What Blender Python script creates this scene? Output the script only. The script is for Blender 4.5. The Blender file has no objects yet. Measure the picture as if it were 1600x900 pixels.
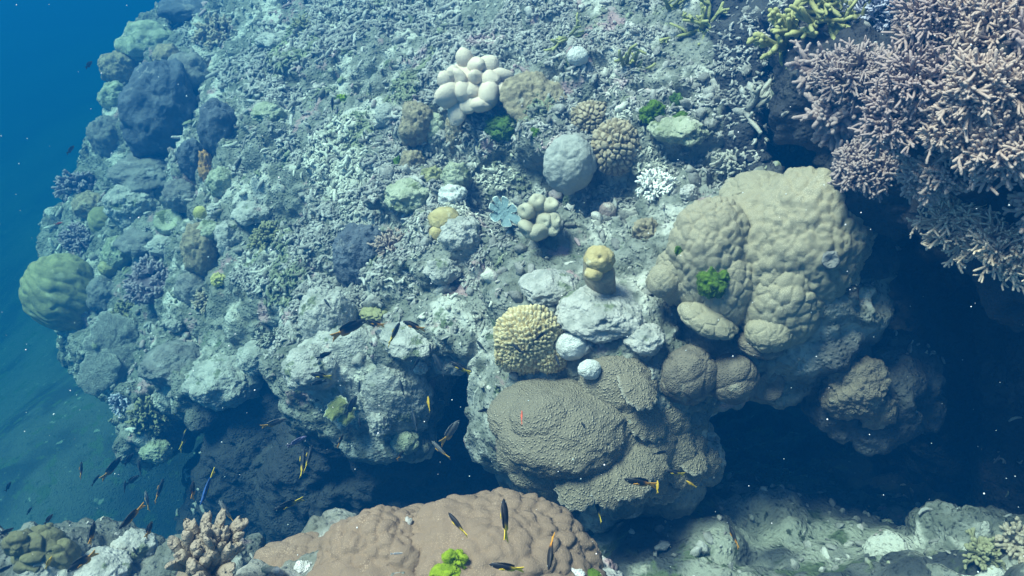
import bpy, math, random
import numpy as np
from mathutils import Vector
from mathutils.bvhtree import BVHTree
R = math.radians
SC = bpy.context.scene
COL = SC.collection

# ------------------------------------------------------------------ camera
PITCH, HFOV = R(32.0), R(62.0)
cam_d = bpy.data.cameras.new('camera')
cam = bpy.data.objects.new('camera', cam_d)
COL.objects.link(cam)
cam_d.sensor_fit = 'HORIZONTAL'
cam_d.angle = HFOV
cam_d.clip_start, cam_d.clip_end = 0.05, 300.0
cam.rotation_euler = (math.pi / 2 - PITCH, 0, 0)
SC.camera = cam

# ------------------------------------------------------------------ light
SUN_ELEV, SUN_AZ = R(64.0), R(-104.0)     # azimuth measured from +y towards +x
world = bpy.data.worlds.new('World')
SC.world = world
world.use_nodes = True
nt = world.node_tree
bg = nt.nodes['Background']
sky = nt.nodes.new('ShaderNodeTexSky')
sky.sky_type = 'NISHITA'
sky.sun_disc = False
sky.sun_elevation = SUN_ELEV
sky.sun_rotation = SUN_AZ
nt.links.new(sky.outputs[0], bg.inputs[0])
bg.inputs[1].default_value = 0.08
sun_d = bpy.data.lights.new('sun', 'SUN')
sun_d.energy = 5.0
sun_d.angle = R(20.0)
sun_d.color = (1.0, 0.91, 0.80)
sun = bpy.data.objects.new('sun', sun_d)
COL.objects.link(sun)
sd = Vector((math.sin(SUN_AZ) * math.cos(SUN_ELEV), math.cos(SUN_AZ) * math.cos(SUN_ELEV), math.sin(SUN_ELEV)))
sun.rotation_euler = sd.to_track_quat('Z', 'Y').to_euler()
sun.location = sd * 8

vs = SC.view_settings
vs.view_transform, vs.look, vs.gamma, vs.use_curve_mapping = 'Standard', 'None', 1.0, False
vs.exposure = 1.08
SC.cycles.use_denoising = True
SC.cycles.max_bounces = 6
SC.cycles.diffuse_bounces = 3
SC.cycles.glossy_bounces = 2
SC.cycles.volume_bounces = 0
SC.cycles.caustics_reflective = SC.cycles.caustics_refractive = False

# ------------------------------------------------------------------ geometry helpers
FX = math.tan(HFOV / 2)
CF = np.array([0, math.cos(PITCH), -math.sin(PITCH)])
CU = np.array([0, math.sin(PITCH), math.cos(PITCH)])
CR = np.array([1.0, 0, 0])
def ray(px, py):
    """direction through a point of the photograph, one metre deep along the view axis"""
    return CF + CR * (FX * (px - 800) / 800) + CU * (FX * (450 - py) / 800)
def at(px, py, d):
    return ray(px, py) * d
def metres(px, d):
    return px * d * FX / 800

def hash3(ix, iy, iz, s):
    h = (ix.astype(np.uint32) * np.uint32(374761393) + iy.astype(np.uint32) * np.uint32(668265263)
         + iz.astype(np.uint32) * np.uint32(2147483647) + np.uint32((s * 144665 + 1013) & 0xffffffff))
    h = (h ^ (h >> np.uint32(13))) * np.uint32(1274126177)
    h = (h ^ (h >> np.uint32(16))) * np.uint32(2246822519)
    h = h ^ (h >> np.uint32(15))
    return (h & np.uint32(0xffffff)).astype(np.float32) / np.float32(0xffffff)
def vnoise(p, s=0):
    f = np.floor(p)
    i = f.astype(np.int64)
    t = (p - f).astype(np.float32)
    t = t * t * (3 - 2 * t)
    out = 0
    for dx in (0, 1):
        wx = t[:, 0] if dx else 1 - t[:, 0]
        for dy in (0, 1):
            wy = t[:, 1] if dy else 1 - t[:, 1]
            for dz in (0, 1):
                wz = t[:, 2] if dz else 1 - t[:, 2]
                out = out + wx * wy * wz * hash3(i[:, 0] + dx, i[:, 1] + dy, i[:, 2] + dz, s)
    return out * 2 - 1
def fbm(p, s=0, octv=4, gain=0.5):
    a, out = 1.0, 0
    for o in range(octv):
        out = out + a * vnoise(p * 2 ** o + 7.3 * o, s + o)
        a *= gain
    return out
def worley(p, s=0):
    f = np.floor(p)
    i = f.astype(np.int64)
    t = p - f
    f1 = np.full(len(p), 9.0)
    f2 = np.full(len(p), 9.0)
    cid = np.zeros(len(p))
    for dx in (-1, 0, 1):
        for dy in (-1, 0, 1):
            for dz in (-1, 0, 1):
                a, b, c = i[:, 0] + dx, i[:, 1] + dy, i[:, 2] + dz
                h = hash3(a, b, c, s)
                d = np.sqrt((dx + .1 + .8 * h - t[:, 0]) ** 2 + (dy + .1 + .8 * hash3(a, b, c, s + 1) - t[:, 1]) ** 2
                            + (dz + .1 + .8 * hash3(a, b, c, s + 2) - t[:, 2]) ** 2)
                m = d < f1
                f2 = np.where(m, f1, np.minimum(f2, d))
                cid = np.where(m, h, cid)
                f1 = np.where(m, d, f1)
    return f1, f2, cid
def sstep(a, b, x):
    t = np.clip((x - a) / (b - a), 0, 1)
    return t * t * (3 - 2 * t)

def mesh_from(name, V, F, smooth=True, attrs=None):
    """V (n,3), F a list of (m,k) index arrays -> mesh data"""
    V = np.asarray(V, np.float32)
    F = [np.asarray(f, np.int32) for f in (F if isinstance(F, list) else [F]) if len(f)]
    me = bpy.data.meshes.new(name)
    me.vertices.add(len(V))
    me.vertices.foreach_set('co', V.ravel())
    loops = np.concatenate([f.ravel() for f in F])
    sizes = np.concatenate([np.full(len(f), f.shape[1], np.int32) for f in F])
    me.loops.add(len(loops))
    me.loops.foreach_set('vertex_index', loops)
    me.polygons.add(len(sizes))
    me.polygons.foreach_set('loop_start', np.concatenate([[0], np.cumsum(sizes)[:-1]]).astype(np.int32))
    me.polygons.foreach_set('loop_total', sizes)
    me.polygons.foreach_set('use_smooth', np.full(len(sizes), smooth))
    for k, v in (attrs or {}).items():
        at_ = me.attributes.new(k, 'FLOAT', 'POINT')
        at_.data.foreach_set('value', np.asarray(v, np.float32))
    me.update(calc_edges=True)
    return me

def link(name, me, mat=None, loc=(0, 0, 0), parent=None):
    o = bpy.data.objects.new(name, me)
    COL.objects.link(o)
    if mat is not None:
        me.materials.clear()
        me.materials.append(mat)
    o.location = [float(c) for c in loc]
    o.parent = parent
    return o
def empty(name, loc):
    o = bpy.data.objects.new(name, None)
    o.empty_display_size = 0.05
    COL.objects.link(o)
    o.location = [float(c) for c in loc]
    return o
def tag(o, label=None, cat=None, group=None, kind=None):
    for k, v in (('label', label), ('category', cat), ('group', group), ('kind', kind)):
        if v:
            o[k] = v
    return o

# ------------------------------------------------------------------ materials
def mat(name, c1, c2, scale=12, c3=None, s3=3, t3=0.58, bump=0.4, bscale=60, vor=0, vscale=40, rough=0.85,
        tip=None, rnd=0, pit=None, tip_first=False):
    """mottled surface: c1/c2 by noise, c3 in patches, tip colour by the 'tip' attribute, optional polyp dots"""
    m = bpy.data.materials.new(name)
    m.use_nodes = True
    t = m.node_tree
    N, L = t.nodes, t.links
    b = N['Principled BSDF']
    b.inputs['Roughness'].default_value = rough
    b.inputs['Specular IOR Level'].default_value = 0.25
    geo = N.new('ShaderNodeNewGeometry')
    pos = geo.outputs['Position']
    def noise(sc, det=5, rg=0.6):
        n = N.new('ShaderNodeTexNoise')
        n.inputs['Scale'].default_value = sc
        n.inputs['Detail'].default_value = det
        n.inputs['Roughness'].default_value = rg
        L.new(pos, n.inputs['Vector'])
        return n.outputs['Fac']
    def ramp(fac, a, b_):
        r = N.new('ShaderNodeMapRange')
        r.interpolation_type = 'SMOOTHSTEP'
        r.inputs['From Min'].default_value = a
        r.inputs['From Max'].default_value = b_
        L.new(fac, r.inputs['Value'])
        return r.outputs[0]
    def mix(fac, a, b_):
        x = N.new('ShaderNodeMix')
        x.data_type = 'RGBA'
        L.new(fac, x.inputs['Factor'])
        for sock, v in ((x.inputs['A'], a), (x.inputs['B'], b_)):
            if isinstance(v, tuple):
                sock.default_value = (*v, 1)
            else:
                L.new(v, sock)
        return x.outputs['Result']
    col = mix(ramp(noise(scale), 0.38, 0.62), c1, c2)
    if tip and tip_first:
        a = N.new('ShaderNodeAttribute')
        a.attribute_name = 'tip'
        col = mix(a.outputs['Fac'], col, tip)
    if c3:
        for c, s, th in (c3 if isinstance(c3, list) else [(c3, s3, t3)]):
            col = mix(ramp(noise(s, 4), th, th + 0.07), col, c)
    hgt = noise(bscale, 6, 0.65)
    if vor:
        v = N.new('ShaderNodeTexVoronoi')
        v.inputs['Scale'].default_value = vscale
        L.new(pos, v.inputs['Vector'])
        vd = ramp(v.outputs['Distance'], 0.05, 0.55)
        if pit:
            col = mix(vd, col, pit)
        mm = N.new('ShaderNodeMath')
        mm.operation = 'MULTIPLY_ADD'
        mm.inputs[1].default_value = -vor
        L.new(vd, mm.inputs[0])
        L.new(hgt, mm.inputs[2])
        hgt = mm.outputs[0]
    if tip and not tip_first:
        a = N.new('ShaderNodeAttribute')
        a.attribute_name = 'tip'
        col = mix(a.outputs['Fac'], col, tip)
    if rnd:
        a = N.new('ShaderNodeAttribute')
        a.attribute_name = 'rnd'
        h = N.new('ShaderNodeHueSaturation')
        r = N.new('ShaderNodeMapRange')
        r.inputs['To Min'].default_value = 1 - rnd
        r.inputs['To Max'].default_value = 1 + rnd
        L.new(a.outputs['Fac'], r.inputs['Value'])
        L.new(r.outputs[0], h.inputs['Value'])
        L.new(col, h.inputs['Color'])
        col = h.outputs['Color']
    L.new(col, b.inputs['Base Color'])
    if bump:
        bp = N.new('ShaderNodeBump')
        bp.inputs['Strength'].default_value = bump
        bp.inputs['Distance'].default_value = 0.02
        L.new(hgt, bp.inputs['Height'])
        L.new(bp.outputs[0], b.inputs['Normal'])
    return m

# ------------------------------------------------------------------ the reef (one body of rock) and the sea floor
def rbf(pts):
    P = np.array(pts)
    n = len(P)
    d = np.linalg.norm(P[:, None, :2] - P[None, :, :2], axis=2)
    K = d * d * np.log(d + 1e-9) + np.eye(n) * 0.02
    A = np.zeros((n + 3, n + 3))
    A[:n, :n] = K
    A[:n, n:] = np.c_[np.ones(n), P[:, :2]]
    A[n:, :n] = A[:n, n:].T
    w = np.linalg.solve(A, np.r_[P[:, 2], 0, 0, 0])
    def f(x, y):
        sh = x.shape
        q = np.c_[x.ravel(), y.ravel()]
        out = w[n] + q @ w[n + 1:]
        for k in range(n):
            r = np.hypot(q[:, 0] - P[k, 0], q[:, 1] - P[k, 1])
            out = out + w[k] * r * r * np.log(r + 1e-9)
        return out.reshape(sh)
    return f

def away(px, py, d, *r):
    """the reef bends away from the camera towards its left end"""
    return (px, py, d * (1 + .34 * min(1.0, max(0.0, (760 - px) / 680)) ** 1.1 * (1 if d > 3.4 else 0)), *r)
TOP = [(300, 0, 6.3), (550, 0, 5.6), (800, 0, 5.0), (1050, 0, 4.3), (1250, 0, 3.9),
       (170, 150, 6.0), (400, 150, 5.1), (700, 150, 4.5), (1000, 150, 4.0), (1200, 150, 3.7),
       (110, 300, 5.6), (350, 300, 4.7), (600, 300, 4.25), (850, 300, 3.85), (1050, 300, 3.55),
       (100, 420, 5.25), (350, 420, 4.45), (600, 400, 4.0), (850, 400, 3.65), (1050, 400, 3.35), (1250, 400, 3.2),
       (150, 520, 5.0), (420, 500, 4.25), (600, 500, 3.9), (800, 500, 3.55), (1000, 500, 3.3), (1200, 520, 3.1)]
top_f = rbf([at(*away(*p)) for p in TOP])
FLOOR = [(1200, 850, 3.6), (1000, 850, 3.45), (1500, 880, 3.3), (1380, 790, 4.8), (1100, 780, 3.8), (1000, 790, 3.75), (850, 850, 4.1), (550, 850, 8.0),
         (300, 880, 9.5), (200, 750, 9.5), (30, 850, 9.0), (50, 600, 13), (50, 420, 18.0), (1590, 880, 3.0)]
floor_pts = [at(*p) for p in FLOOR] + [np.array(q) for q in ((-14, 14, -12), (-14, 2, -9.0), (-4, -4, -6.0), (3, -4, -3.2), (8, 4, -3.0), (10, 14, -3.0), (0, 14, -5.0), (-20, 24, -11), (0, 30, -8), (16, 30, -4), (-22, 8, -9.5), (-20, -8, -8))]
floor_f = rbf(floor_pts)

LIP = [(420, -120, 7.6), (300, -40, 7.0), (225, 40, 6.55), (165, 130, 6.2), (150, 240, 5.85), (80, 330, 5.6), (50, 450, 5.25), (110, 540, 5.0),
       (190, 630, 4.75), (250, 680, 4.55), (330, 620, 4.5), (430, 590, 4.4), (500, 620, 4.15), (620, 660, 3.9), (670, 640, 3.95),
       (700, 600, 3.95), (738, 590, 3.85), (760, 610, 3.62), (790, 650, 3.45), (900, 690, 3.3), (1030, 680, 3.25), (1120, 600, 3.35), (1250, 590, 3.2), (1320, 560, 3.25),
       (1350, 450, 3.5), (1330, 350, 3.8), (1330, 230, 4.1), (1400, 100, 4.6)]
poly = np.array([at(*away(*p))[:2] for p in LIP] + [(6.0, 5.5), (6.0, 12.5), (-2.6, 12.5)])

def poly_sd(x, y, P):
    """signed distance to a closed polygon, positive inside"""
    d = np.full(x.shape, 1e9)
    ins = np.zeros(x.shape, bool)
    for a, b in zip(P, np.roll(P, -1, 0)):
        e = b - a
        t = np.clip(((x - a[0]) * e[0] + (y - a[1]) * e[1]) / (e @ e), 0, 1)
        d = np.minimum(d, np.hypot(x - a[0] - t * e[0], y - a[1] - t * e[1]))
        c = ((a[1] <= y) & (b[1] > y)) | ((b[1] <= y) & (a[1] > y))
        ins ^= c & (x < a[0] + (y - a[1]) / (e[1] if e[1] else 1e-9) * e[0])
    return np.where(ins, d, -d)
def smax(a, b, k):
    h = np.clip(0.5 + 0.5 * (a - b) / k, 0, 1)
    return b + (a - b) * h + k * h * (1 - h)
def smin(a, b, k):
    return -smax(-a, -b, k)

H = 0.045
G0 = np.array([-5.6, 0.4, -5.9])
GN = np.array([208, 232, 134])
gx, gy, gz = [(G0[i] + H * np.arange(GN[i])).astype(np.float32) for i in range(3)]
X2, Y2 = np.meshgrid(gx, gy, indexing='ij')
s2 = poly_sd(X2, Y2, poly).astype(np.float32)
q2 = np.c_[X2.ravel(), Y2.ravel(), np.zeros(X2.size)]
s2 = s2 + 0.10 * fbm(q2 * 2.2, 3, 3).reshape(X2.shape).astype(np.float32)
t2 = (top_f(X2, Y2) + 0.09 * fbm(q2 * 1.7, 9, 4).reshape(X2.shape)).astype(np.float32)
thick2 = (0.50 + 0.22 * vnoise(q2 * 1.3, 21).reshape(X2.shape)).astype(np.float32)
Z3 = gz[None, None, :]
t3, s3 = t2[:, :, None], s2[:, :, None]
f = np.maximum(-9, (Z3 - t3) * 0.93)
f = smax(f, -s3 * 0.9, 0.22)
f = smax(f, ((t3 - thick2[:, :, None] - 0.42 * np.maximum(s3, 0)) - Z3) * 0.9, 0.18)

def ell(c, r):
    d = [((g - c[i]) / r[i]) for i, g in enumerate((gx[:, None, None], gy[None, :, None], gz[None, None, :]))]
    k = np.sqrt(d[0] ** 2 + d[1] ** 2 + d[2] ** 2)
    return ((k - 1) * min(r)).astype(np.float32)
# carved hollows
for px, py, d, r in [(1265, 190, 3.75, (.20, .35, .45)), (1420, 450, 3.6, (.55, .45, .45)), (570, 720, 4.6, (.75, .55, .42)), (1290, 700, 3.9, (.75, .5, .42)),
                     (775, 262, 4.10, (.20, .26, .24)), (830, 300, 4.0, (.2, .2, .14)), (940, 305, 3.85, (.2, .2, .12)), (690, 245, 4.3, (.12, .15, .15)), (1050, 245, 3.72, (.2, .1, .08)), (1150, 250, 3.6, (.12, .16, .12)), (430, 390, 4.45, (.2, .12, .1)), (590, 470, 4.0, (.15, .1, .1))]:
    f = smax(f, -ell(at(*away(px, py, d)), r), 0.08)
# hanging lobes and lumps of the front, the raised shelf at the right, mounds near the camera
CAVE_WALL = [(640, 780, 4.9, (.8, .45, 1.0)), (500, 800, 5.2, (.7, .4, .95)), (410, 820, 5.4, (.45, .35, .75))]
LUMPS = CAVE_WALL + [(235, 660, 4.6, (.22, .2, .28)), (340, 600, 4.5, (.24, .2, .18)), (170, 560, 4.9, (.22, .2, .22)), (520, 590, 4.1, (.25, .22, .17)),
         (630, 640, 3.92, (.16, .17, .24)), (575, 640, 4.0, (.16, .16, .14)), (530, 500, 4.05, (.22, .2, .15)), (650, 550, 3.9, (.22, .2, .14)), (470, 600, 4.15, (.12, .14, .12)), (515, 625, 4.08, (.2, .18, .16)), (570, 660, 4.02, (.16, .15, .15)), (545, 565, 4.05, (.30, .26, .26)), (615, 610, 3.98, (.22, .2, .24)),
         (960, 480, 3.42, (.28, .2, .13)), (860, 470, 3.55, (.26, .2, .12)), (915, 650, 3.52, (.40, .34, .30)), (722, 515, 3.85, (.22, .2, .13)), (690, 560, 3.95, (.16, .16, .12)), (1000, 690, 3.5, (.34, .3, .2)), (1000, 560, 3.4, (.22, .2, .2)),
         (1100, 590, 3.35, (.24, .2, .16)), (1180, 590, 3.3, (.18, .2, .14)), (1340, 620, 3.45, (.24, .22, .2)), (1390, 590, 3.6, (.25, .25, .2)), (640, 310, 4.2, (.22, .16, .1)), (690, 400, 3.95, (.2, .2, .1)),
         (1480, 130, 3.2, (.62, .7, .36)), (1430, 270, 2.98, (.32, .32, .19)), (1570, 260, 2.8, (.42, .36, .27)), (1660, 60, 3.0, (.6, .7, .45)), (1640, 380, 2.62, (.22, .25, .22)), (1530, 330, 2.66, (.20, .2, .13)), (1610, 425, 2.5, (.13, .14, .13)),
         (1330, 30, 3.6, (.32, .5, .2)), (1950, 300, 3.2, (.9, .9, 1.2)), (1750, -50, 4.5, (1.2, 1.3, .9)), (1300, 300, 4.9, (.7, .5, .6)), (1640, 620, 4.7, (1.0, .5, 1.1)), (1480, 420, 4.9, (.6, .5, .6)), (1760, 640, 3.6, (.5, .6, 1.0)), (1680, 150, 2.35, (.45, .4, .35)),
         (1580, 930, 3.05, (.5, .4, .28)), (1490, 885, 3.3, (.28, .25, .16)),
         (60, 985, 3.0, (.46, .4, .36)), (200, 975, 3.0, (.30, .3, .28)), (310, 985, 2.9, (.34, .3, .32)), (200, 1250, 3.3, (1.0, .7, .9)),
         (650, 1150, 2.0, (.62, .5, .45)), (650, 1500, 2.3, (.8, .7, .9))]
for px, py, d, r in LUMPS:
    dn = away(px, py, d)[2]
    f = smin(f, ell(at(px, py, dn), tuple(q * dn / d for q in r)), 0.07)
# dark hollow under the left end of the shelf
for px, py, d, r in [(1270, 205, 3.55, (.17, .4, .34)), (1310, 235, 3.5, (.20, .3, .16)), (1440, 420, 3.4, (.35, .4, .22)), (1560, 480, 3.1, (.35, .4, .2))]:
    f = smax(f, -ell(at(px, py, d), r), 0.06)
for px, py, d, r in [(706, 682, 3.78, (.12, .4, .24))]:
    f = smax(f, -ell(at(px, py, d), r), 0.05)
f = np.ascontiguousarray(f, np.float32)

def surface_nets(f, o, h):
    s = f < 0
    n = np.array(f.shape) - 1
    cnt = np.zeros(n, np.int8)
    C = [(a, b, c) for a in (0, 1) for b in (0, 1) for c in (0, 1)]
    for a, b, c in C:
        cnt += s[a:n[0] + a, b:n[1] + b, c:n[2] + c]
    act = (cnt > 0) & (cnt < 8)
    idx = np.full(n, -1, np.int32)
    ijk = np.argwhere(act)
    idx[act] = np.arange(len(ijk))
    pos, num = np.zeros((len(ijk), 3)), np.zeros(len(ijk))
    for a in C:
        for ax in range(3):
            if a[ax]:
                continue
            b = list(a)
            b[ax] = 1
            fa = f[ijk[:, 0] + a[0], ijk[:, 1] + a[1], ijk[:, 2] + a[2]]
            fb = f[ijk[:, 0] + b[0], ijk[:, 1] + b[1], ijk[:, 2] + b[2]]
            m = (fa < 0) != (fb < 0)
            t = np.where(m, fa / np.where(m, fa - fb, 1), 0)
            p = np.array(a)[None] + 0.0
            p = np.repeat(p, len(ijk), 0)
            p[:, ax] += t
            pos += p * m[:, None]
            num += m
    V = o + h * (ijk + pos / num[:, None])
    quads = []
    for ax in range(3):
        u, v = (ax + 1) % 3, (ax + 2) % 3
        sl0, sl1 = [slice(None)] * 3, [slice(None)] * 3
        sl0[ax], sl1[ax] = slice(0, -1), slice(1, None)
        e = np.argwhere(s[tuple(sl0)] != s[tuple(sl1)])
        e = e[(e[:, u] > 0) & (e[:, v] > 0) & (e[:, u] < n[u]) & (e[:, v] < n[v])]
        ins = s[e[:, 0], e[:, 1], e[:, 2]]
        q = []
        for du, dv in ((-1, -1), (0, -1), (0, 0), (-1, 0)):
            c = e.copy()
            c[:, u] += du
            c[:, v] += dv
            q.append(idx[c[:, 0], c[:, 1], c[:, 2]])
        q = np.stack(q, 1)
        q[~ins] = q[~ins][:, ::-1]
        quads.append(q)
    return V, np.concatenate(quads)

RV, RF = surface_nets(f, G0, H)
del f, Z3, t3, s3

def subdivide(V, F):
    """simple split of each quad in four"""
    n = len(V)
    e = np.stack([F, np.roll(F, -1, 1)], 2).reshape(-1, 2)
    e.sort(1)
    key = e[:, 0].astype(np.int64) * (n + 1) + e[:, 1]
    uk, inv = np.unique(key, return_inverse=True)
    a, b = uk // (n + 1), uk % (n + 1)
    em = (V[a] + V[b]) / 2
    fm = V[F].mean(1)
    inv = inv.reshape(-1, 4) + n
    fi = np.arange(len(F)) + n + len(uk)
    Q = [np.stack([F[:, k], inv[:, k], fi, inv[:, (k + 3) % 4]], 1) for k in range(4)]
    return np.concatenate([V, em, fm]), np.concatenate(Q)
def relax(V, F, it=1, w=0.5):
    for _ in range(it):
        acc, c = np.zeros_like(V), np.zeros(len(V))
        for k in range(4):
            for j in (1, 3):
                np.add.at(acc, F[:, k], V[F[:, (k + j) % 4]])
            np.add.at(c, F[:, k], 2)
        V = V * (1 - w) + w * acc / np.maximum(c, 1)[:, None]
    return V
def vnormals(V, F):
    a, b = V[F[:, 2]] - V[F[:, 0]], V[F[:, 3 if F.shape[1] > 3 else 1]] - V[F[:, 1 if F.shape[1] > 3 else 0]]
    fn = np.cross(a, b) if F.shape[1] > 3 else np.cross(V[F[:, 1]] - V[F[:, 0]], V[F[:, 2]] - V[F[:, 0]])
    N = np.zeros_like(V)
    for k in range(F.shape[1]):
        np.add.at(N, F[:, k], fn)
    return N / (np.linalg.norm(N, axis=1)[:, None] + 1e-12)

def project(P):
    d = P @ CF
    return 800 + 800 * (P @ CR) / (d * FX), 450 - 800 * (P @ CU) / (d * FX), d

RV = relax(RV, RF, 1)
RV, RF = subdivide(RV, RF)
RV = relax(RV, RF, 1)
# drop what lies far outside the view, refine what faces the camera
pxs, pys, dd = project(RV)
near = (pxs > -150) & (pxs < 1750) & (pys > -150) & (pys < 1050) & (dd > .3)
N0 = vnormals(RV, RF)
facing = near & ((N0 * -RV).sum(1) / np.linalg.norm(RV, axis=1) > -0.35)
ff = facing[RF].any(1)
REST = (RV, RF[~ff])
fine_v, fine_f = subdivide(RV, RF[ff])
# common displacement (position based, so both halves meet)
def crag(P, N):
    w1, w2, cid = worley(P * 5.5, 11)
    lump = (1 - np.clip(w1, 0, 1) ** 2) * (0.4 + 0.9 * cid)
    v1, v2, _ = worley(P * 15.0, 31)
    small = 1 - np.clip(v1, 0, 1) ** 2
    big = fbm(P * 2.6, 51, 3)
    holes = sstep(0.25, 0.75, fbm(P * 4.2, 71, 4))
    d = 0.065 * (lump - 0.5) + 0.024 * (small - .5) + 0.075 * big + 0.014 * fbm(P * 30, 91, 3) - 0.075 * holes
    return P + N * d[:, None]
Nf = vnormals(fine_v, fine_f)
N_all = np.zeros_like(fine_v)
# smooth normals of the coarse body carried to the fine mesh so that the seam keeps shut
fine_v2 = crag(fine_v, Nf)
rest_v2 = crag(REST[0], N0)
used = np.unique(fine_f)
remap = np.full(len(fine_v2), -1, np.int32)
remap[used] = np.arange(len(used))
FV, FF = fine_v2[used], remap[fine_f]
used2 = np.unique(REST[1])
remap2 = np.full(len(rest_v2), -1, np.int32)
remap2[used2] = np.arange(len(used2))
reef_V = np.concatenate([FV, rest_v2[used2]])
reef_F = np.concatenate([FF, remap2[REST[1]] + len(FV)])

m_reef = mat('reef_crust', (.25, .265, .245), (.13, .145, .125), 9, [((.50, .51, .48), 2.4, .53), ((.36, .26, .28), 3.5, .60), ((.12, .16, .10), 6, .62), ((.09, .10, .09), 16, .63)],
             bump=0.9, bscale=38, vor=.5, vscale=55, tip=(.036, .040, .047))  # tip is the dark tone that paints shade on the rock
# shade painted into the shelf rock, dark between the staghorn branches
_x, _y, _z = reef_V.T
painted_shade = sstep(.55, .85, _x + .25 * (_z + 1.6) - .12 * (_y - 2.5)) * sstep(-1.85, -1.5, _z) * sstep(.1, .6, _x) * (_z > -1.62 + .3 * np.maximum(0, .9 - _x)) * (_x > .93)
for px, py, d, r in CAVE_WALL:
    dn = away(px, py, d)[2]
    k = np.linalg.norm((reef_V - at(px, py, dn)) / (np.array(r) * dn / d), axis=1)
    painted_shade = np.maximum(painted_shade, sstep(1.35, 1.15, k))  # cave walls coloured dark in place of cave shade
painted_shade = np.maximum(painted_shade, .45 * sstep(-.5, -.7, _x) * sstep(2.6, 2.4, _y) * (.7 + .6 * vnoise(reef_V * 5, 12)))  # partial shade painted on the lower left mounds near the camera
painted_shade = np.maximum(painted_shade, .85 * sstep(1.0, 1.2, _x) * sstep(-1.7, -1.85, _z) * sstep(2.25, 2.45, _y))  # shade painted on the lower right mass below the shelf
reef = link('reef', mesh_from('reef', reef_V, reef_F, attrs={'tip': np.clip(painted_shade + .15 * vnoise(reef_V * 6, 8) * painted_shade, 0, 1)}), m_reef)
tag(reef, kind='structure')
BVH = BVHTree.FromPolygons(reef_V.tolist(), reef_F.tolist())

# sea floor sheet: fine near the view, coarse towards its edges
def axis(lo, hi, a, b, step, grow=1.22):
    v = list(np.arange(a, b, step))
    s, x = step, b
    while x < hi:
        v.append(x); s *= grow; x += s
    s, x = step, a - step
    while x > lo:
        v.insert(0, x); s *= grow; x -= s
    return np.array([lo] + [q for q in v if lo < q < hi] + [hi])
ax_, ay_ = axis(-34, 34, -9, 3.5, .035), axis(-12, 44, 1.2, 11, .035)
FXg, FYg = np.meshgrid(ax_, ay_, indexing='ij')
q = np.c_[FXg.ravel(), FYg.ravel(), np.zeros(FXg.size)]
fz = np.clip(floor_f(FXg, FYg).ravel(), -16, -1.2)
w1, _, cid = worley(q * 2.4, 7)
fz = fz + (0.10 * fbm(q * 1.4, 5, 5) + 0.14 * (1 - np.clip(w1, 0, 1) ** 2) * (cid - .3)) * sstep(-3.5, -.5, q[:, 0]) + .15 * sstep(-1.5, -5, q[:, 0]) * fbm(q * .5, 25, 3) + sstep(-3.5, -.5, q[:, 0]) * (0.05 * fbm(q * 6, 15, 4) + 0.03 * (1 - np.clip(worley(q * 9, 17)[0], 0, 1) ** 2) + .03 * fbm(q * 16, 19, 3))
nx_, ny_ = FXg.shape
ii = np.arange(nx_ * ny_).reshape(nx_, ny_)
floor_F = np.stack([ii[:-1, :-1], ii[1:, :-1], ii[1:, 1:], ii[:-1, 1:]], -1).reshape(-1, 4)
floor_V = np.c_[q[:, :2], fz]
m_floor = mat('sea_floor_crust', (.06, .07, .078), (.04, .048, .055), 1.6, [((.12, .13, .13), 1.0, .57), ((.09, .12, .07), 5, .55), ((.05, .065, .045), 13, .6), ((.32, .33, .29), 9, .64)], bump=1.0, bscale=30, vor=.4, vscale=45, tip=(.42, .44, .38), tip_first=True)
# pale rubble and sand drift on the floor under the right-hand cave
sandy = sstep(1.5, .5, np.hypot((floor_V[:, 0] - 1.05) / 1.35, (floor_V[:, 1] - 2.6) / .9)) * sstep(-.25, .3, fbm(floor_V * 4.0, 61, 6)) * .7
sandy = np.maximum(sandy, sstep(-3.0, -5.5, floor_V[:, 0]) * sstep(-.1, .5, fbm(floor_V * .8, 66, 5)) * .2)
floor = link('seabed', mesh_from('seabed', floor_V, floor_F, attrs={'tip': sandy}), m_floor)
tag(floor, kind='structure')
BVH_FLOOR = BVHTree.FromPolygons(floor_V.tolist(), floor_F.tolist())

# ------------------------------------------------------------------ the water the camera looks through
def box(lo, hi):
    V = np.array([(x, y, z) for x in (lo[0], hi[0]) for y in (lo[1], hi[1]) for z in (lo[2], hi[2])])
    F = np.array([(0, 1, 3, 2), (4, 6, 7, 5), (0, 4, 5, 1), (2, 3, 7, 6), (0, 2, 6, 4), (1, 5, 7, 3)])
    return V, F
hz = bpy.data.materials.new('water_haze')
hz.use_nodes = True
t = hz.node_tree
t.nodes.remove(t.nodes['Principled BSDF'])
pv = t.nodes.new('ShaderNodeVolumePrincipled')
pv.inputs['Color'].default_value = (.003, .096, .33, 1)
pv.inputs['Absorption Color'].default_value = (.06, .42, .48, 1)
pv.inputs['Density'].default_value = 0.175
pv.inputs['Anisotropy'].default_value = 0.25
t.links.new(pv.outputs[0], t.nodes['Material Output'].inputs['Volume'])
haze = link('haze', mesh_from('haze', *box((-36, -14, floor_V[:, 2].min() - 1), (36, 46, 0.35)), smooth=False), hz)
tag(haze, kind='stuff')

# ------------------------------------------------------------------ builders for corals, algae and fish
import bmesh
_ico = {}
def ico(n):
    if n not in _ico:
        bm = bmesh.new()
        bmesh.ops.create_icosphere(bm, subdivisions=n, radius=1)
        V = np.array([v.co[:] for v in bm.verts])
        F = np.array([[v.index for v in f.verts] for f in bm.faces])
        bm.free()
        _ico[n] = (V, F)
    return _ico[n]

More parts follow.
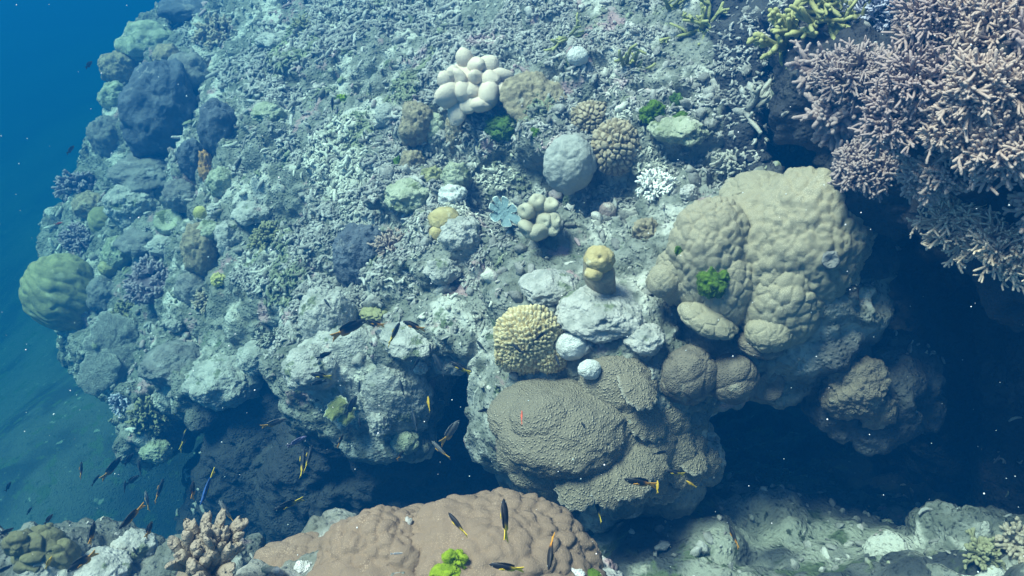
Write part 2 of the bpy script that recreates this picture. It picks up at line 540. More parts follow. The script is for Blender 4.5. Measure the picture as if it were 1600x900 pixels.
EXTRA = []
def stand_on(root):
    """lets later things be placed on the surface of this one"""
    for o in [root, *root.children]:
        if o.type == 'MESH':
            off = (root.location if o is not root else Vector()) + o.location
            EXTRA.append(BVHTree.FromPolygons([v.co + off for v in o.data.vertices], [tuple(q.vertices) for q in o.data.polygons]))
def hit(px, py, d=None):
    """where a line of sight meets the reef (or the sea floor): point, normal, depth"""
    r = ray(px, py)
    if d is not None:
        return r * d, np.array([0, -0.5, 0.86]), d
    u = Vector(r.tolist()).normalized()
    best = None
    for tree in (BVH, BVH_FLOOR, *EXTRA):
        loc, n, _, _ = tree.ray_cast(Vector((0, 0, 0)), u)
        if loc is not None:
            dep = float(np.array(loc) @ CF)
            if best is None or dep < best[2]:
                best = (np.array(loc), np.array(n), dep)
    return best if best else (r * 9, np.array([0, 0, 1.0]), 9)

def near_hit(px, py, w, h):
    return min(hit(px + a * w / 2, py + b * h / 2)[2] for a in (-1, 0, 1) for b in (-1, 0, 1))
def unit(v):
    v = np.asarray(v, float)
    return v / (np.linalg.norm(v) + 1e-12)
def frame(z, seed=0):
    z = unit(z)
    a = np.array([1.0, 0, 0]) if abs(z[0]) < 0.8 else np.array([0, 1.0, 0])
    x = unit(a - z * (a @ z))
    y = np.cross(z, x)
    th = random.Random(seed).uniform(0, 6.28)
    return np.stack([x * math.cos(th) + y * math.sin(th), -x * math.sin(th) + y * math.cos(th), z], 1)

# radial displacement of a unit ball; Q is the same point in metres
def d_lumpy(P, Q, s, freq=22, amp=.09, **k):
    w1, w2, c = worley(Q * freq + 0.25 * fbm(Q * freq * .6, s + 5, 2)[:, None], s)
    v1, v2, c2 = worley(Q * freq * 2.1, s + 40)
    dome = np.sqrt(np.clip(1 - (w1 / .9) ** 2, 0, 1)) - .5
    return (1 + amp * dome * (.55 + .9 * c) - amp * .55 * (1 - sstep(0, .16, w2 - w1)) + amp * .30 * (1 - v1)
            + amp * .8 * fbm(Q * freq * .28, s + 9, 3) + .05 * fbm(P * 2.2, s + 9, 3))
def d_knob(P, Q, s, freq=40, amp=.22, **k):
    w1, w2, c = worley(Q * freq, s)
    t = sstep(0.02, k.get('soft', .42), w2 - w1)
    return 1 - amp * (1 - t) + amp * .35 * (c - .5) + .10 * fbm(P * 1.9, s + 9, 3), np.clip(t * 1.1 - .35 + .5 * (1 - w1 * 1.6), 0, 1)
def d_groove(P, Q, s, freq=26, amp=.05, **k):
    wv = Q @ np.array([.45, .25, .86]) * freq * 2.2 + 2.4 * fbm(Q * freq * .35, s, 3)
    return 1 + amp * (np.abs(np.sin(wv)) ** .7 - .5) + .05 * fbm(P * 2.0, s + 2, 3)
def d_rough(P, Q, s, freq=22, amp=.12, **k):
    w1, _, c = worley(Q * freq, s)
    v1, v2, c2 = worley(Q * 62, s + 20)
    hole = sstep(.45, .8, fbm(Q * freq * 1.3, s + 31, 3))
    mean = np.linalg.norm(Q, axis=1).mean() if len(Q) else 1
    k_ = .012 / max(np.ptp(Q[:, 0]) / 2, .02)
    return (1 + amp * 1.15 * fbm(Q * freq, s + 3, 4) + .6 * amp * (1 - w1) * (c - .2) + .13 * fbm(P * 1.8, s + 8, 3)
            + k_ * (1 - v1) * (c2 - .1) + k_ * .5 * fbm(Q * 90, s + 22, 2) - 1.3 * k_ * hole)
def d_smooth(P, Q, s, freq=8, amp=.06, **k):
    return 1 + amp * fbm(P * 1.7, s, 3) + .03 * fbm(P * 6, s + 3, 3) + .012 * fbm(Q * freq * 14, s + 1, 2)
def d_cup(P, Q, s, amp=.1, **k):
    ax = k.get('axis')
    c = P @ ax
    ang = fbm(P * 1.6, s, 2)
    return 1 + .10 * ang - .75 * sstep(.62, .98, c) + .10 * sstep(.3, .62, c) * (1 - sstep(.62, .8, c)) + amp * .4 * fbm(P * 6, s + 3, 3)
def d_crease(P, Q, s, freq=10, amp=.25, **k):
    w1, w2, c = worley(Q * freq, s)
    return 1 - amp * (1 - sstep(0, .30, w2 - w1)) + .06 * fbm(P * 2, s, 3) + .02 * fbm(Q * 60, s + 4, 2)
DISP = dict(lumpy=d_lumpy, knob=d_knob, groove=d_groove, rough=d_rough, smooth=d_smooth, cup=d_cup, crease=d_crease)
SEED = [100]
LAST = {}
def radii_px(w, h, d):
    rx = metres(w, d) / 2
    ry = rx * .9
    q = (metres(h, d) / 2) ** 2 - (ry * math.sin(PITCH)) ** 2
    rz = math.sqrt(q) / math.cos(PITCH) if q > (.35 * rx) ** 2 else .45 * rx
    return np.array([rx, ry, rz])
def ball(rad, disp='rough', sub=5, seed=None, roll=0, **k):
    SEED[0] += 7
    s = seed or SEED[0]
    V, F = ico(sub)
    Q = V * rad
    rad_f = DISP[disp](V, Q + 11.3 * s, s, **k)
    LAST['tip'] = np.zeros(len(V))
    if isinstance(rad_f, tuple):
        rad_f, LAST['tip'] = rad_f
    W = Q * rad_f[:, None]
    if roll:
        c, sn = math.cos(R(roll)), math.sin(R(roll))
        W = np.stack([W[:, 0] * c - W[:, 2] * sn, W[:, 1], W[:, 0] * sn + W[:, 2] * c], 1)
    return W, F

THINGS = []
def blob(name, label, cat, px, py, w, h, m, disp='rough', group=None, d=None, sub=5, lift=.12, flat=1.0, **k):
    p, n, dep = hit(px, py, d)
    rad = radii_px(w, h, dep) * np.array([1, flat, 1])
    c = p + unit(n) * lift * rad.min() if d is None else p
    # keep the centre on the line of sight it was measured on
    c = ray(px, py) * float(c @ CF)
    if disp == 'cup':
        k['axis'] = unit(unit(n) * .6 + unit(-c) * .7)
    V, F = ball(rad, disp, sub, **k)
    base = np.array([0, 0, -rad[2] * .8])
    o = link(name, mesh_from(name, V - base, F, attrs={'tip': LAST['tip']}), M[m], c + base)
    if label:
        tag(o, label, cat, group)
    return o

class MB:
    """collects connected shapes into one mesh"""
    def __init__(self):
        self.V, self.T, self.Q, self.a, self.n = [], [], [], [], 0
    def add(self, V, F, a=0.0):
        V = np.asarray(V, float)
        F = np.asarray(F) + self.n
        (self.Q if F.shape[1] == 4 else self.T).append(F)
        self.V.append(V)
        self.a.append(np.broadcast_to(np.asarray(a, float), (len(V),)))
        self.n += len(V)
        return self.n - len(V)
    def tube(self, pts, rad, attach=None, a0=0., a1=1., k=6, cap=True):
        pts = np.asarray(pts, float)
        rad = np.asarray(rad, float)
        m = len(pts)
        tan = np.gradient(pts, axis=0)
        V = []
        z = unit(tan[0])
        f = frame(z, 1)
        x = f[:, 0]
        th = np.arange(k) * 2 * np.pi / k
        for i in range(m):
            z = unit(tan[i])
            x = unit(x - z * (x @ z))
            y = np.cross(z, x)
            V.append(pts[i] + rad[i] * (np.cos(th)[:, None] * x + np.sin(th)[:, None] * y))
        V = np.concatenate(V + [[pts[-1] + unit(tan[-1]) * rad[-1] * .9]])
        a = np.repeat(np.linspace(a0, a1, m), k)
        b = self.n
        i = np.arange(k)
        j = (i + 1) % k
        Q = [np.stack([r * k + i, r * k + j, (r + 1) * k + j, (r + 1) * k + i], 1) for r in range(m - 1)]
        T = [np.stack([(m - 1) * k + i, (m - 1) * k + j, np.full(k, m * k)], 1)]
        self.V.append(V)
        self.a.append(np.r_[a, a1])
        self.Q.append(np.concatenate(Q) + b)
        self.T.append(np.concatenate(T) + b)
        if attach is not None:
            self.T.append(np.stack([b + j, b + i, np.full(k, attach)], 1))
        self.n += len(V)
        return b
    def mesh(self, name, smooth=True):
        F = [np.concatenate(x) for x in (self.Q, self.T) if x]
        return mesh_from(name, np.concatenate(self.V), F, smooth, {'tip': np.concatenate(self.a)})

def bent(p, d, length, n, curl, rs, up=None, lift=0.0):
    pts = [np.array(p)]
    d = unit(d)
    for i in range(n - 1):
        d = unit(d + curl * rs.normal(size=3) + (lift * up if up is not None else 0))
        pts.append(pts[-1] + d * length / (n - 1))
    return np.array(pts), d

def colony(name, label, cat, px, py, w, h, m, group=None, n=40, length=.10, r=.007, kids=(3, 5), kids2=(0, 2), curl=.22, spread=1.0,
           d=None, lean=.35, seed=None, flat=.5, blunt=.8):
    """branching coral: a low base, primaries over a dome, side branches, tips"""
    SEED[0] += 7
    rs = np.random.RandomState(seed or SEED[0])
    p, nrm, dep = hit(px, py, d)
    rx, ry = metres(w, dep) / 2, metres(h, dep) / 2
    nrm = unit(unit(nrm) + lean * np.array([0, -.4, .8]))
    mb = MB()
    V, F = ico(3)
    # local frame: u across the picture, v the other tangent, nrm outwards
    u = unit(CR - nrm * (CR @ nrm))
    v = np.cross(nrm, u)
    sv = abs(v @ CU) + .25
    bu, bv = max(rx - length * .6 * spread, rx * .35), max(ry / sv - length * .6 * spread, ry * .35)
    bh = min(bu, bv) * flat
    Bv = V[:, :1] * bu * u + V[:, 1:2] * bv * v + V[:, 2:] * bh * nrm
    Bv = Bv * (1 + .12 * fbm(V * 2, SEED[0], 3))[:, None]
    mb.add(Bv, F, 0)
    up_i = np.where(V[:, 2] > -.15)[0]
    sel = rs.choice(up_i, n, replace=n > len(up_i))
    for i in sel:
        out = unit(V[i, 0] / bu * u + V[i, 1] / bv * v + V[i, 2] / bh * nrm * .6 + .35 * nrm)
        L = length * rs.uniform(.6, 1.25)
        rr = r * rs.uniform(.85, 1.2)
        pts, _ = bent(Bv[i] * .92, out + .35 * rs.normal(size=3), L, 5, curl, rs)
        b = mb.tube(pts, np.linspace(rr * 1.15, rr * blunt, 5), i, 0, 1)
        for _ in range(rs.randint(kids[0], kids[1] + 1)):
            t = rs.randint(1, 4)
            d0 = unit(unit(pts[t + 1] - pts[t]) + .9 * unit(rs.normal(size=3)))
            L2 = L * rs.uniform(.3, .6)
            p2, _ = bent(pts[t], d0, L2, 4, curl, rs)
            b2 = mb.tube(p2, np.linspace(rr * .9, rr * .9 * blunt, 4), b + t * 6, t / 5, 1, k=5)
            for _ in range(rs.randint(kids2[0], kids2[1] + 1)):
                t2 = rs.randint(1, 3)
                d1 = unit(unit(p2[t2 + 1] - p2[t2]) + .9 * unit(rs.normal(size=3)))
                p3, _ = bent(p2[t2], d1, L2 * rs.uniform(.3, .6), 3, curl, rs)
                mb.tube(p3, np.linspace(rr * .75, rr * .75 * blunt, 3), b2 + t2 * 5, .5, 1, k=5)
    o = link(name, mb.mesh(name), M[m], p)
    if label:
        tag(o, label, cat, group)
    return o

def capsule_lobe(length, r0, r1, seed, bend=.15, k=14, n=9):
    """soft rounded lobe along +z from the origin"""
    rs = np.random.RandomState(seed)
    t = np.linspace(0, 1, n)
    b = rs.normal(size=2) * bend * length
    fr_ = min(.45, 1.15 * r1 / length)
    t = np.r_[np.linspace(0, 1 - fr_, n - 5, endpoint=False), 1 - fr_ + fr_ * np.sin(np.linspace(0, np.pi / 2, 5))]
    end = np.sqrt(np.clip(1 - np.clip((t - 1 + fr_) / fr_, 0, 1) ** 2, 0, 1))
    rad = (r0 + (r1 - r0) * sstep(0, .7, t)) * np.maximum(end, .02)
    th = np.arange(k) * 2 * np.pi / k
    sq = 1 + .12 * rs.normal()
    V = np.concatenate([np.c_[rad[i] * np.cos(th) * sq + b[0] * t[i] ** 2, rad[i] * np.sin(th) / sq + b[1] * t[i] ** 2, np.full(k, length * t[i])] for i in range(n)])
    V = np.r_[V, [[b[0], b[1], length * 1.002]]]
    V = V * (1 + .10 * fbm(V / max(r1, 1e-3) * .8 + seed, seed, 3))[:, None]
    i = np.arange(k)
    j = (i + 1) % k
    Q = np.concatenate([np.stack([r * k + i, r * k + j, (r + 1) * k + j, (r + 1) * k + i], 1) for r in range(n - 1)])
    T = np.stack([(n - 1) * k + i, (n - 1) * k + j, np.full(k, n * k)], 1)
    return V, Q, T

def disc(radius, thick, seed, scallop=.12, curve=.15, lobes=7, aspect=1.0, nr=12, nt=56, bumps=.02, ruff=0.0, inner=0.0):
    """a plate of coral with a scalloped, slightly drooping rim; 'tip' rises towards the growing edge"""
    rs = np.random.RandomState(seed)
    th = np.arange(nt) * 2 * np.pi / nt
    ph = rs.uniform(0, 6.28, 4)
    edge = 1 + scallop * (.6 * np.sin(lobes * th + ph[0]) + .4 * np.sin((lobes * 2 + 1) * th + ph[1])) + .12 * np.sin(2 * th + ph[2]) + .02 * rs.normal(size=nt)
    if inner:
        u_ = (th * lobes / (2 * np.pi) + .25 * np.sin(th + ph[1])) % 1.0 - .5
        edge = 1 - scallop * np.exp(-(u_ / .13) ** 2) + .06 * np.sin(3 * th + ph[2])
    V, a = [], []
    for side in (1, -1):
        for i in range(nr):
            t = (i + .5) / nr if i < nr - 1 else 1.0
            rr = radius * t * (1 + (edge - 1) * t ** inner)
            x, y = rr * np.cos(th), rr * np.sin(th) * aspect
            z = -curve * radius * t * t + ruff * radius * t ** 3 * np.sin(lobes * th + ph[3])
            z = z + side * thick / 2 * (1 - .45 * t ** 6)
            V.append(np.c_[x, y, z * np.ones(nt)])
            a.append(np.full(nt, sstep(.88, 1.0, t) if side > 0 else sstep(.9, 1.0, t) * .6))
    V.append([[0, 0, thick / 2], [0, 0, -thick / 2]])
    V = np.concatenate(V)
    nz = fbm(V / radius * 3 + seed, seed, 3) * bumps * radius + .4 * bumps * radius * fbm(V / radius * 14 + seed, seed + 1, 2)
    V[:, 2] += nz
    i = np.arange(nt)
    j = (i + 1) % nt
    Q = []
    for s in (0, 1):
        o = s * nr * nt
        for r in range(nr - 1):
            q = np.stack([o + r * nt + i, o + (r + 1) * nt + i, o + (r + 1) * nt + j, o + r * nt + j], 1)
            Q.append(q if s == 0 else q[:, ::-1])
    Q.append(np.stack([(nr - 1) * nt + i, (2 * nr - 1) * nt + i, (2 * nr - 1) * nt + j, (nr - 1) * nt + j], 1))
    T = [np.stack([i, j, np.full(nt, 2 * nr * nt)], 1), np.stack([nr * nt + j, nr * nt + i, np.full(nt, 2 * nr * nt + 1)], 1)]
    return V, np.concatenate(Q), np.concatenate(T), np.r_[np.concatenate(a), 0, 0]

def disc_obj(name, m, V, Q, T, a, fr, loc, parent=None):
    o = link(name, mesh_from(name, V @ fr.T, [Q, T], True, {'tip': a}), m, loc, parent)
    return o

def tuft(name, label, cat, px, py, w, h, m, group=None, d=None, dens=260, lift=.1):
    """cushion of fine weed: a ball with very many small upright leaflets grown out of it"""
    SEED[0] += 7
    rs = np.random.RandomState(SEED[0])
    p, n, dep = hit(px, py, d)
    rad = radii_px(w, h, dep) * np.array([.95, .7, .95])
    V, F = ball(rad, 'rough', 5, freq=45, amp=.14)
    mb = MB()
    mb.add(V, F, 0)
    k = rs.choice(len(V), dens * 2)
    for i in k:
        L = rad.mean() * rs.uniform(.08, .17)
        o = unit(V[i] / rad ** 2 + .02) + .5 * rs.normal(size=3)
        pts, _ = bent(V[i] * .97, o, L, 3, .3, rs)
        mb.tube(pts, np.array([.16, .20, .06]) * L, i, .2, 1, k=4)
    c = ray(px, py) * float((p + unit(n) * lift * rad.min()) @ CF)
    o = link(name, mb.mesh(name), M[m], c)
    return tag(o, label, cat, group)

M = dict(
    white_soft=mat('white_soft_coral', (.82, .72, .63), (.68, .58, .50), 20, bump=.4, bscale=120, vor=.4, vscale=240, pit=(.62, .53, .45)),
    crust_brown=mat('brown_crust', (.36, .31, .22), (.22, .19, .14), 26, (.46, .43, .36), 14, .6, bump=.9, bscale=45),
    pale=mat('pale_crust', (.46, .46, .45), (.30, .31, .30), 14, [((.17, .20, .14), 10, .58), ((.45, .36, .36), 9, .66)], bump=.7, bscale=60, vor=.3, vscale=70),
    pale_green=mat('pale_green_crust', (.40, .43, .34), (.26, .29, .21), 14, [((.15, .18, .10), 10, .57), ((.50, .51, .45), 8, .6)], bump=.7, bscale=60, vor=.3, vscale=70),
    white=mat('white_crust', (.70, .72, .72), (.60, .62, .62), 18, (.42, .44, .43), 20, .58, bump=.7, bscale=60, vor=.3, vscale=260),
    ball_grey=mat('grey_ball_coral', (.44, .46, .43), (.33, .35, .33), 10, (.54, .56, .55), 9, .58, bump=.6, bscale=50, vor=.3, vscale=260, pit=(.37, .39, .38)),
    porites=mat('beige_boulder_coral', (.45, .42, .34), (.32, .295, .235), 16, [((.56, .53, .45), 6, .56), ((.60, .58, .50), 3.2, .68), ((.20, .185, .125), 9, .63)], bump=.5, bscale=80, vor=.5, vscale=240, pit=(.31, .285, .21)),
    brown=mat('brown_boulder_coral', (.29, .215, .158), (.20, .148, .11), 14, [((.37, .285, .215), 9, .57), ((.22, .165, .12), 22, .63), ((.56, .46, .37), 38, .68)], bump=.3, bscale=110, vor=.5, vscale=260, pit=(.19, .142, .105)),
    ochre=mat('ochre_coral', (.48, .40, .21), (.36, .29, .14), 16, (.58, .53, .36), 14, .6, bump=.3, bscale=90, vor=.25, vscale=220),
    acro=mat('yellow_knob_coral', (.33, .26, .13), (.24, .185, .09), 30, bump=.3, bscale=200, tip=(.62, .54, .34)),
    monti=mat('grey_plate_coral', (.45, .40, .315), (.33, .29, .225), 18, (.52, .475, .385), 8, .58, bump=.7, bscale=140, vor=1.0, vscale=105, pit=(.23, .205, .16), tip=(.64, .62, .56)),
    pocillo=mat('brown_knob_coral', (.22, .18, .12), (.15, .12, .08), 20, bump=.3, bscale=160, vor=.3, vscale=260, tip=(.40, .34, .25)),
    algae=mat('green_weed', (.10, .19, .018), (.055, .11, .012), 30, bump=.5, bscale=120, tip=(.15, .26, .03)),
    algae_bright=mat('bright_green_weed', (.22, .33, .015), (.13, .21, .01), 30, bump=.5, bscale=120, tip=(.30, .42, .03)),
    algae_dark=mat('dark_green_weed', (.06, .13, .03), (.10, .18, .05), 20, bump=.7, bscale=90, tip=(.13, .22, .05)),
    yellow_green=mat('yellow_green_coral', (.31, .31, .17), (.22, .225, .12), 12, (.38, .38, .25), 10, .6, bump=.4, bscale=70, vor=.25, vscale=150),
    yellow=mat('yellow_coral', (.46, .44, .17), (.36, .34, .13), 16, bump=.3, bscale=90, vor=.25, vscale=150),
    blue=mat('blue_grey_coral', (.12, .14, .18), (.075, .09, .12), 8, (.22, .23, .25), 7, .6, bump=.6, bscale=50, vor=.3, vscale=90),
    purple=mat('purple_branch_coral', (.19, .155, .20), (.12, .10, .135), 14, bump=.4, bscale=120, tip=(.33, .29, .33)),
    tan=mat('tan_branch_coral', (.27, .225, .165), (.18, .15, .11), 14, bump=.4, bscale=120, tip=(.42, .37, .29)),
    olive=mat('olive_branch_coral', (.16, .16, .09), (.10, .10, .06), 14, bump=.4, bscale=120, tip=(.28, .28, .17)),
    stag=mat('mauve_staghorn', (.19, .138, .142), (.10, .072, .078), 12, [((.26, .22, .15), 6, .6), ((.10, .085, .09), 8, .6)], bump=.4, bscale=120, tip=(.36, .29, .285)),
    stag_pink=mat('pink_staghorn', (.25, .178, .168), (.14, .097, .095), 12, (.15, .12, .12), 8, .6, bump=.4, bscale=120, tip=(.44, .355, .315)),
    stag_white=mat('white_tipped_staghorn', (.30, .23, .18), (.20, .155, .13), 12, bump=.3, bscale=120, tip=(.68, .54, .41)),
    bush_white=mat('white_tipped_bush', (.24, .23, .21), (.17, .165, .15), 12, bump=.3, bscale=120, tip=(.80, .82, .80)),
    stag_green=mat('green_staghorn', (.22, .235, .09), (.15, .165, .07), 12, bump=.3, bscale=120, tip=(.36, .37, .17)),
    stag_blue=mat('blue_staghorn', (.22, .24, .34), (.16, .17, .26), 12, bump=.3, bscale=120, tip=(.45, .47, .58)),
    stag_dead=mat('dead_grey_staghorn', (.32, .31, .29), (.20, .20, .19), 12, (.36, .29, .31), 8, .6, bump=.5, bscale=90, tip=(.42, .42, .38)),
    leather=mat('grey_leather_coral', (.33, .31, .24), (.26, .245, .19), 14, bump=.25, bscale=160, tip=(.52, .50, .40)),
    flute=mat('blue_fluted_coral', (.20, .30, .33), (.16, .24, .28), 14, bump=.25, bscale=120, tip=(.72, .80, .76)),
    finger=mat('pale_brown_finger_coral', (.21, .18, .135), (.14, .12, .095), 18, bump=.6, bscale=100, vor=.5, vscale=130, tip=(.32, .28, .225)),
    dark=mat('dark_brown_boulder_coral', (.20, .175, .14), (.13, .115, .095), 12, (.28, .26, .21), 9, .6, bump=.7, bscale=60, vor=.3, vscale=120),
    dark_grey=mat('dark_grey_coral', (.24, .25, .25), (.16, .165, .17), 10, (.33, .34, .35), 8, .6, bump=.7, bscale=60, vor=.3, vscale=100),
    rim=mat('pale_rimmed_coral', (.30, .32, .14), (.22, .24, .10), 16, bump=.4, bscale=100, tip=(.90, .93, .74)),
    pinkish=mat('pink_coralline_crust', (.36, .27, .27), (.28, .225, .225), 12, (.52, .47, .44), 9, .58, bump=.7, bscale=70),
    orange=mat('orange_encrusting_sponge', (.48, .27, .11), (.36, .20, .08), 16, bump=.6, bscale=80),
    table=mat('grey_table_coral', (.32, .34, .33), (.24, .255, .25), 24, bump=.9, bscale=110, vor=.9, vscale=130, tip=(.48, .50, .48)),
    rubble=mat('dead_branch_rubble', (.40, .40, .39), (.25, .25, .245), 14, [((.22, .25, .17), 2.6, .56), ((.42, .32, .35), 3.2, .58), ((.52, .53, .48), 1.6, .56), ((.15, .16, .15), 7, .62)], bump=.6, bscale=90, rnd=.38),
)

# ------------------------------------------------------------------ dead branch rubble over the reef top (uncountable)
def rubble(name, n, lo, hi, region, m, seed, width=(.0042, .008)):
    rs = np.random.RandomState(seed)
    T = reef_F
    A, B_, C_, D_ = (reef_V[T[:, k]] for k in range(4))
    N = np.cross(C_ - A, D_ - B_)
    ar = np.linalg.norm(N, axis=1) / 2
    N = N / (2 * ar[:, None] + 1e-12)
    ctr = (A + B_ + C_ + D_) / 4
    x, y, d = project(ctr)
    wgt = ar * ~((ctr[:, 2] < -2.7) & (ctr[:, 0] > -2.0)) * np.clip((N[:, 2] - .25) / .4, 0, 1) * region(x, y, ctr) * (d > .5)
    i = rs.choice(len(T), n, p=wgt / wgt.sum())
    u, v = rs.rand(n, 1), rs.rand(n, 1)
    P = (A[i] * (1 - u) + B_[i] * u) * (1 - v) + (D_[i] * (1 - u) + C_[i] * u) * v
    nn = N[i]
    far = np.clip((P @ CF) / 4.2, .8, 1.6)
    L = rs.uniform(lo, hi, n) * rs.uniform(.6, 1.15, n) * far
    r = rs.uniform(width[0], width[1], n) * far
    t = rs.normal(size=(n, 3))
    t -= nn * (t * nn).sum(1)[:, None] * .78
    t /= np.linalg.norm(t, axis=1)[:, None]
    b = np.cross(nn, t)
    b /= np.linalg.norm(b, axis=1)[:, None]
    bend = rs.normal(0, .28, n) * L
    P = P + nn * (r * rs.uniform(-.2, 2.0, n))[:, None]
    Vs, Qs, Ts, As = [], [], [], []
    ts, k = np.array([-.5, -.2, .15, .5]), 5
    th = np.arange(k) * 2 * np.pi / k
    def tubes(P, t, b, L, r, bend, off):
        n = len(P)
        c3 = np.cross(t, b)
        V = np.zeros((n, len(ts) * k + 2, 3))
        for q, s in enumerate(ts):
            ctr = P + t * (s * L)[:, None] + b * (bend * (4 * s * s - .3))[:, None]
            rr = r * (1.0 if q in (1, 2) else .72)
            V[:, q * k:(q + 1) * k] = ctr[:, None] + rr[:, None, None] * (np.cos(th)[None, :, None] * b[:, None] + np.sin(th)[None, :, None] * c3[:, None])
        for e, s, q in ((-2, -.5, 0), (-1, .5, 3)):
            V[:, e] = V[:, q * k:(q + 1) * k].mean(1) + t * (np.sign(s) * r * .6)[:, None]
        j = np.arange(k)
        j2 = (j + 1) % k
        q0 = np.concatenate([np.stack([a * k + j, a * k + j2, (a + 1) * k + j2, (a + 1) * k + j], 1) for a in range(3)])
        t0 = np.concatenate([np.stack([j2, j, np.full(k, 4 * k)], 1), np.stack([3 * k + j, 3 * k + j2, np.full(k, 4 * k + 1)], 1)])
        o = off + (np.arange(n) * (4 * k + 2))[:, None, None]
        return V.reshape(-1, 3), (q0[None] + o).reshape(-1, 4), (t0[None] + o).reshape(-1, 3), np.repeat(rs.rand(n), 4 * k + 2)
    off = 0
    main = (P, t, b, L, r, bend)
    s = rs.rand(n) < .45
    t2 = t + b * rs.choice([-1, 1], (n, 1)) * rs.uniform(.6, 1.3, (n, 1)) + nn * rs.uniform(0, .7, (n, 1))
    t2 /= np.linalg.norm(t2, axis=1)[:, None]
    b2 = np.cross(nn, t2)
    b2 /= np.linalg.norm(b2, axis=1)[:, None]
    side = (P + t2 * (L * .22)[:, None], t2, b2, L * .5, r * .85, bend * .4)
    for grp in (main, tuple(q[s] for q in side)):
        V, Q, T_, a = tubes(*grp, off)
        off += len(V)
        Vs.append(V); Qs.append(Q); Ts.append(T_); As.append(a)
    o = link(name, mesh_from(name, np.concatenate(Vs), [np.concatenate(Qs), np.concatenate(Ts)], True, {'rnd': np.concatenate(As)}), M[m])
    return o

def chunks(name, n, lo, hi, region, m, seed, floor=False):
    """broken plates, stones and knobs between the sticks"""
    rs = np.random.RandomState(seed)
    gv, gf = (floor_V, floor_F) if floor else (reef_V, reef_F)
    c = gv[gf].mean(1)
    Nn = np.cross(gv[gf[:, 2]] - gv[gf[:, 0]], gv[gf[:, 3]] - gv[gf[:, 1]])
    ar = np.linalg.norm(Nn, axis=1)
    Nn /= ar[:, None] + 1e-12
    x, y, d = project(c)
    w = ar * (floor | ~((c[:, 2] < -2.7) & (c[:, 0] > -2.0))) * np.clip((Nn[:, 2] - .2) / .4, 0, 1) * region(x, y, c) * (d > .5)
    i = rs.choice(len(c), n, p=w / w.sum())
    V, F = ico(2)
    k = len(V)
    A = rs.normal(size=(n, 3, 3))
    Qm = np.linalg.qr(A)[0]
    S = np.exp(rs.uniform(np.log(lo), np.log(hi), n))[:, None] * np.stack([np.ones(n), rs.uniform(.5, .9, n), rs.uniform(.2, .7, n)], 1)
    base = [V * (1 + .5 * fbm(V * 1.7 + 9 * q, q, 3))[:, None] for q in range(12)]
    P = np.stack([base[q % 12] for q in range(n)]) * S[:, None]
    P = np.einsum('nvk,njk->nvj', P, Qm) + (c[i] + Nn[i] * S[:, 2:3] * .4)[:, None]
    Fa = (F[None] + (np.arange(n) * k)[:, None, None]).reshape(-1, 3)
    return link(name, mesh_from(name, P.reshape(-1, 3), Fa, True, {'rnd': np.repeat(rs.rand(n), k)}), M[m])

def bump2(x, y, cx, cy, rx, ry):
    return np.clip(1.4 - np.hypot((x - cx) / rx, (y - cy) / ry), 0, 1)
def reg_top(x, y, P):
    patch = sstep(-.08, .10, fbm(np.c_[P[:, :2] * 1.9, P[:, 2]], 201, 5))
    w = bump2(x, y, 520, 240, 330, 270) + bump2(x, y, 950, 60, 330, 160) + .8 * bump2(x, y, 1060, 320, 160, 80) + .7 * bump2(x, y, 390, 440, 130, 90)
    w = w * sstep(235, 400, x - .12 * np.clip(y, 0, 400) + 60 * vnoise(P * 3, 77))
    return np.clip(w, 0.02, 1) * (.04 + patch) * (P[:, 1] > 1.8)
tag(rubble('coral_rubble', 30000, .013, .043, reg_top, 'rubble', 5), 'pale broken staghorn branches lying thickly over the reef top', 'coral rubble', kind='stuff')
def reg_long(x, y, P):
    return reg_top(x, y, P) * sstep(-.2, .3, fbm(P * 1.7, 303, 3)) + .02
tag(rubble('coral_rubble', 2400, .045, .085, reg_long, 'rubble', 15, (.007, .0125)), 'thicker long dead branches among the finer broken ones', 'coral rubble', kind='stuff')
def reg_stone(x, y, P):
    return np.clip(bump2(x, y, 560, 270, 420, 330) + bump2(x, y, 1000, 200, 360, 260) + bump2(x, y, 300, 480, 260, 200), 0, 1) * (.25 + sstep(-.2, .3, fbm(P * 3, 404, 3)))
tag(chunks('stone_rubble', 2600, .008, .04, reg_stone, 'rubble', 25), 'small crusted stones and coral knobs strewn between the broken branches', 'stone rubble', kind='stuff')

tag(chunks('stone_rubble', 500, .008, .03, lambda x, y, P: bump2(P[:, 0], P[:, 1], 1.2, 2.9, 1.6, 1.0) * (.15 + sstep(-.2, .3, fbm(P * 2, 414, 3))), 'rubble', 35, True), 'stones and broken coral on the sea floor at the lower right', 'stone rubble', kind='stuff')

